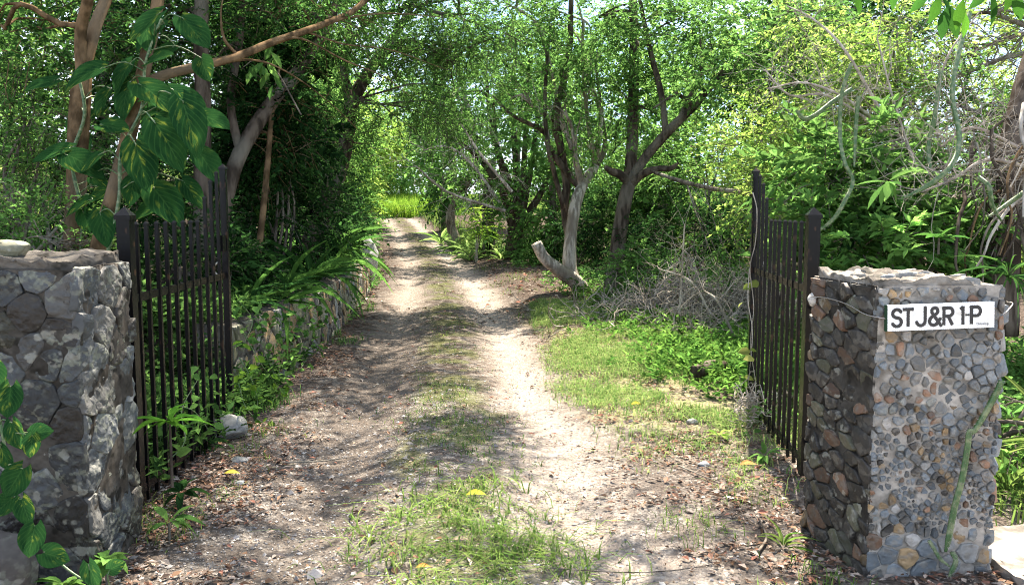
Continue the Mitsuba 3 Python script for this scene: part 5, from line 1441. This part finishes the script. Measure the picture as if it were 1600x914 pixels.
def cover(name, label, x, y, h, m, LL, WW, cols, seed, cat='ground cover', tmpl=LEAF2):
    g = rgen(seed)
    b = on_ground(x, y, 0)
    n = len(x)
    d = g.normal(0, 1, (n, 3)) * [.6, .6, .15] + [0, 0, 1.1]
    (V, F, C), tw = spray_leaves(g, b, d, h, m, LL, WW, cols, tmpl, .15, .45)
    MB().add(V, F, C).put(name, 'leaf')
    tag(name, label, cat, None, 'stuff')


x, y = scatter(g, 9500, .5, 5.5, 6.6, 15, lambda x, y: sst(-.2, .9, x - (1.15 - .12 * (y - 7.5) + .6 * sst(9.5, 12, y)) + 1.1 * (nz(x, y, .9, 41) - .5)) ** 1.5 * (.35 + .65 * sst(.38, .5, nz(x, y, .8, 11))), 1.3)
cover('ground_cover', 'lush low green ground cover right of the lane before the brush heap', x, y, .21, 8, .075, .42, ((.06, .15, .03), (.15, .28, .055)), 121)
x, y = scatter(g, 2600, -7, -2.3, 6.2, 26, lambda x, y: (x < xw(y) - .12) * (.5 + .5 * sst(.4, .5, nz(x, y, 1, 12))), 1.5)
cover('bank_cover', 'dark leafy ground cover on top of the left bank', x, y, .30, 9, .085, .42, (DEEP[0], MID[1]), 122)
x, y = scatter(g, 7000, -4.5, -2.1, 6.0, 22, lambda x, y: (np.abs(x - xw(y) + .18) < .20) * (nz(x, y, .9, 31) > .52), 1.4)
cover('wall_top_cover', 'green leaves trailing along the top of the wall', x, y, .36, 9, .09, .45, MID, 123)
x, y = scatter(g, 3000, -5, 6, 15, 34, lambda x, y: sst(1.7, 2.6, x - cx(y)) * sst(.42, .55, nz(x, y, .6, 13)), 1.2)
cover('woodland_cover', 'low leafy growth under the trees right of the lane', x, y, .35, 9, .10, .42, (DEEP[1], MID[1]), 124)
x, y = scatter(g, 2600, -3.6, -2.1, 4.2, 7.4, lambda x, y: np.ones_like(x), 1)
cover('gate_foot_cover', 'dark leaves crowding behind the gate by the wall', x, y, .40, 9, .08, .42, (DEEP[0], MID[1]), 125)
x, y = scatter(g, 900, 2.0, 4.8, 5.2, 7.5, lambda x, y: np.ones_like(x), 1)
cover('hedge_foot_cover', 'leafy growth behind the gate with the dry vine', x, y, .40, 9, .07, .42, MID, 126)


def litter(name, label, x, y, size, cols, seed, cat='leaf litter', lift=.010):
    g = rgen(seed)
    n = len(x)
    b = on_ground(x, y, lift) + g.uniform(0, .008, (n, 1)) * [0, 0, 1]
    az = g.uniform(0, 6.283, n)
    d = np.column_stack([np.cos(az), np.sin(az), g.normal(0, .16, n)])
    nn = np.array([0, 0, 1.0]) + g.normal(0, .26, (n, 3))
    L = np.minimum(size * np.exp(g.normal(0, .5, n)), size * 2.4)
    t = np.array(cols)
    C = t[g.integers(0, len(t), n)] * np.exp(g.normal(0, .25, (n, 1)))
    V, F, C = leaves(b, d, nn, L, L * g.uniform(.3, .6, n), LEAF2, np.clip(C, .01, .8))
    MB().add(V, F, C).put(name, 'matte')
    tag(name, label, cat, None, 'stuff')


BROWNS = [(.20, .17, .15), (.30, .26, .23), (.08, .052, .036), (.13, .082, .055), (.19, .12, .08), (.26, .18, .14), (.16, .095, .07), (.36, .29, .24), (.10, .078, .066), (.24, .115, .085)]
x, y = scatter(g, 120000, -2.6, 2.6, 2.8, 14, lambda x, y: (.08 + .9 * sst(.75, 1.35, np.abs(x - cx(y))) * sst(.3, .55, nz(x, y, 1.2, 14))) * np.where(x > cx(y), .5, 1) * sst(.30, .62, nz(x, y, 4.0, 21)) * 1.3, 1.8)
litter('leaf_litter', 'brown and tan fallen leaves strewn along both edges of the lane', x, y, .026, BROWNS, 131)
x, y = scatter(g, 9000, -6, 4, 12, 34, lambda x, y: .10 + .9 * sst(1.0, 1.5, np.abs(x - cx(y))), 1.2)
litter('far_leaf_litter', 'fallen leaves under the trees farther up the lane', x, y, .075, BROWNS, 132)

x, y = scatter(g, 42000, -2.2, 2.4, 2.8, 9.5, lambda x, y: (.25 + .75 * sst(.40, .6, nz(x, y, .9, 15))) * sst(1.9, 1.2, np.abs(x - cx(y))), 2.0)
n = len(x)
oc = np.array([[1, 0, 0], [-1, 0, 0], [0, 1, 0], [0, -1, 0], [0, 0, 1.0], [0, 0, -1]])
of = np.array([[0, 2, 4], [2, 1, 4], [1, 3, 4], [3, 0, 4], [2, 0, 5], [1, 2, 5], [3, 1, 5], [0, 3, 5]])
az = g.uniform(0, 6.28, n)
r = .0055 * np.exp(g.normal(0, .42, n)) * np.where(g.random(n) < .05, 2.4, 1)
sc = g.uniform(.55, 1.35, (n, 6, 1))
o = oc[None] * sc * [1, .8, .55]
o = np.stack([o[..., 0] * np.cos(az)[:, None] - o[..., 1] * np.sin(az)[:, None], o[..., 0] * np.sin(az)[:, None] + o[..., 1] * np.cos(az)[:, None], o[..., 2]], -1)
V = on_ground(x, y, .003)[:, None] + o * r[:, None, None]
F = (of[None] + (np.arange(n) * 6)[:, None, None]).reshape(-1, 3)
gc = np.array([(.30, .28, .26), (.20, .19, .185), (.40, .36, .31), (.26, .20, .15), (.15, .15, .16), (.46, .43, .40)])[g.integers(0, 6, n)] * np.exp(g.normal(0, .2, (n, 1)))
MB().add(V.reshape(-1, 3), F, np.repeat(gc, 6, 0)).put('gravel', 'matte')
tag('gravel', 'grey and tan gravel scattered over the near lane', 'gravel', None, 'stuff')

# single fallen leaves and sticks
for lab, (x, y), L, col in [('yellow green fallen leaf on the middle strip of the lane', (-.25, 4.42), .12, (.38, .36, .05)), ('orange fallen leaf below the gate with the dry vine', (1.42, 5.05), .12, (.40, .20, .08)), ('yellow fallen leaf by the broken pale rock', (-1.72, 4.85), .09, (.42, .36, .06)),
                            ('grey curled fallen leaf in the near tufts of grass', (-.28, 3.78), .08, (.30, .24, .17)), ('orange leaf bottom centre among the grass', (-.42, 3.5), .07, (.40, .20, .06)), ('yellow leaf on the sunny verge', (.95, 6.5), .09, (.50, .40, .06))]:
    k = thing('fallen_leaf', lab, 'leaf')
    t = leaf_strip(5, .1, 1, .35)
    V, F, C = leaves(np.array([gl(x, y, .035)]), np.array([[.9, .3, .0]]), np.array([[.1, -.2, 1]]), L, L * .42, t, np.array([col]))
    MB().add(V, F, C).put(k, 'matte', smooth=True)
for lab, P, r in [('thin stick lying in the litter below the broken pale rock', [(-1.45, 5.15), (-1.25, 5.3), (-1.05, 5.42)], .007), ('forked stick lying at the near foot of the name board pillar', [(1.15, 3.75), (1.25, 3.95), (1.28, 4.2)], .008),
                  ('long thin twig lying across the near right wheel track', [(.15, 3.62), (.6, 3.60), (1.0, 3.66)], .004), ('stick lying in the sun between lane and gate', [(1.05, 5.1), (1.12, 4.95), (1.22, 4.75)], .006)]:
    k = thing('stick', lab, 'stick')
    MB().add(*tube([gl(a, b, r + .012) for a, b in P], np.linspace(r, r * .5, len(P)), 6, 4, .15, 14, 2)).put(k, 'bark_grey', smooth=True)
lg = thing('rotten_log', 'short rotten log end lying at the grass edge beside the gate', 'log')
MB().add(*tube([gl(1.62, 7.35, .07), gl(1.78, 7.45, .09), gl(1.95, 7.6, .08)], [.075, .07, .06], 10, 4, .25, 9, 4)).put(lg, 'bark_brown', smooth=True)
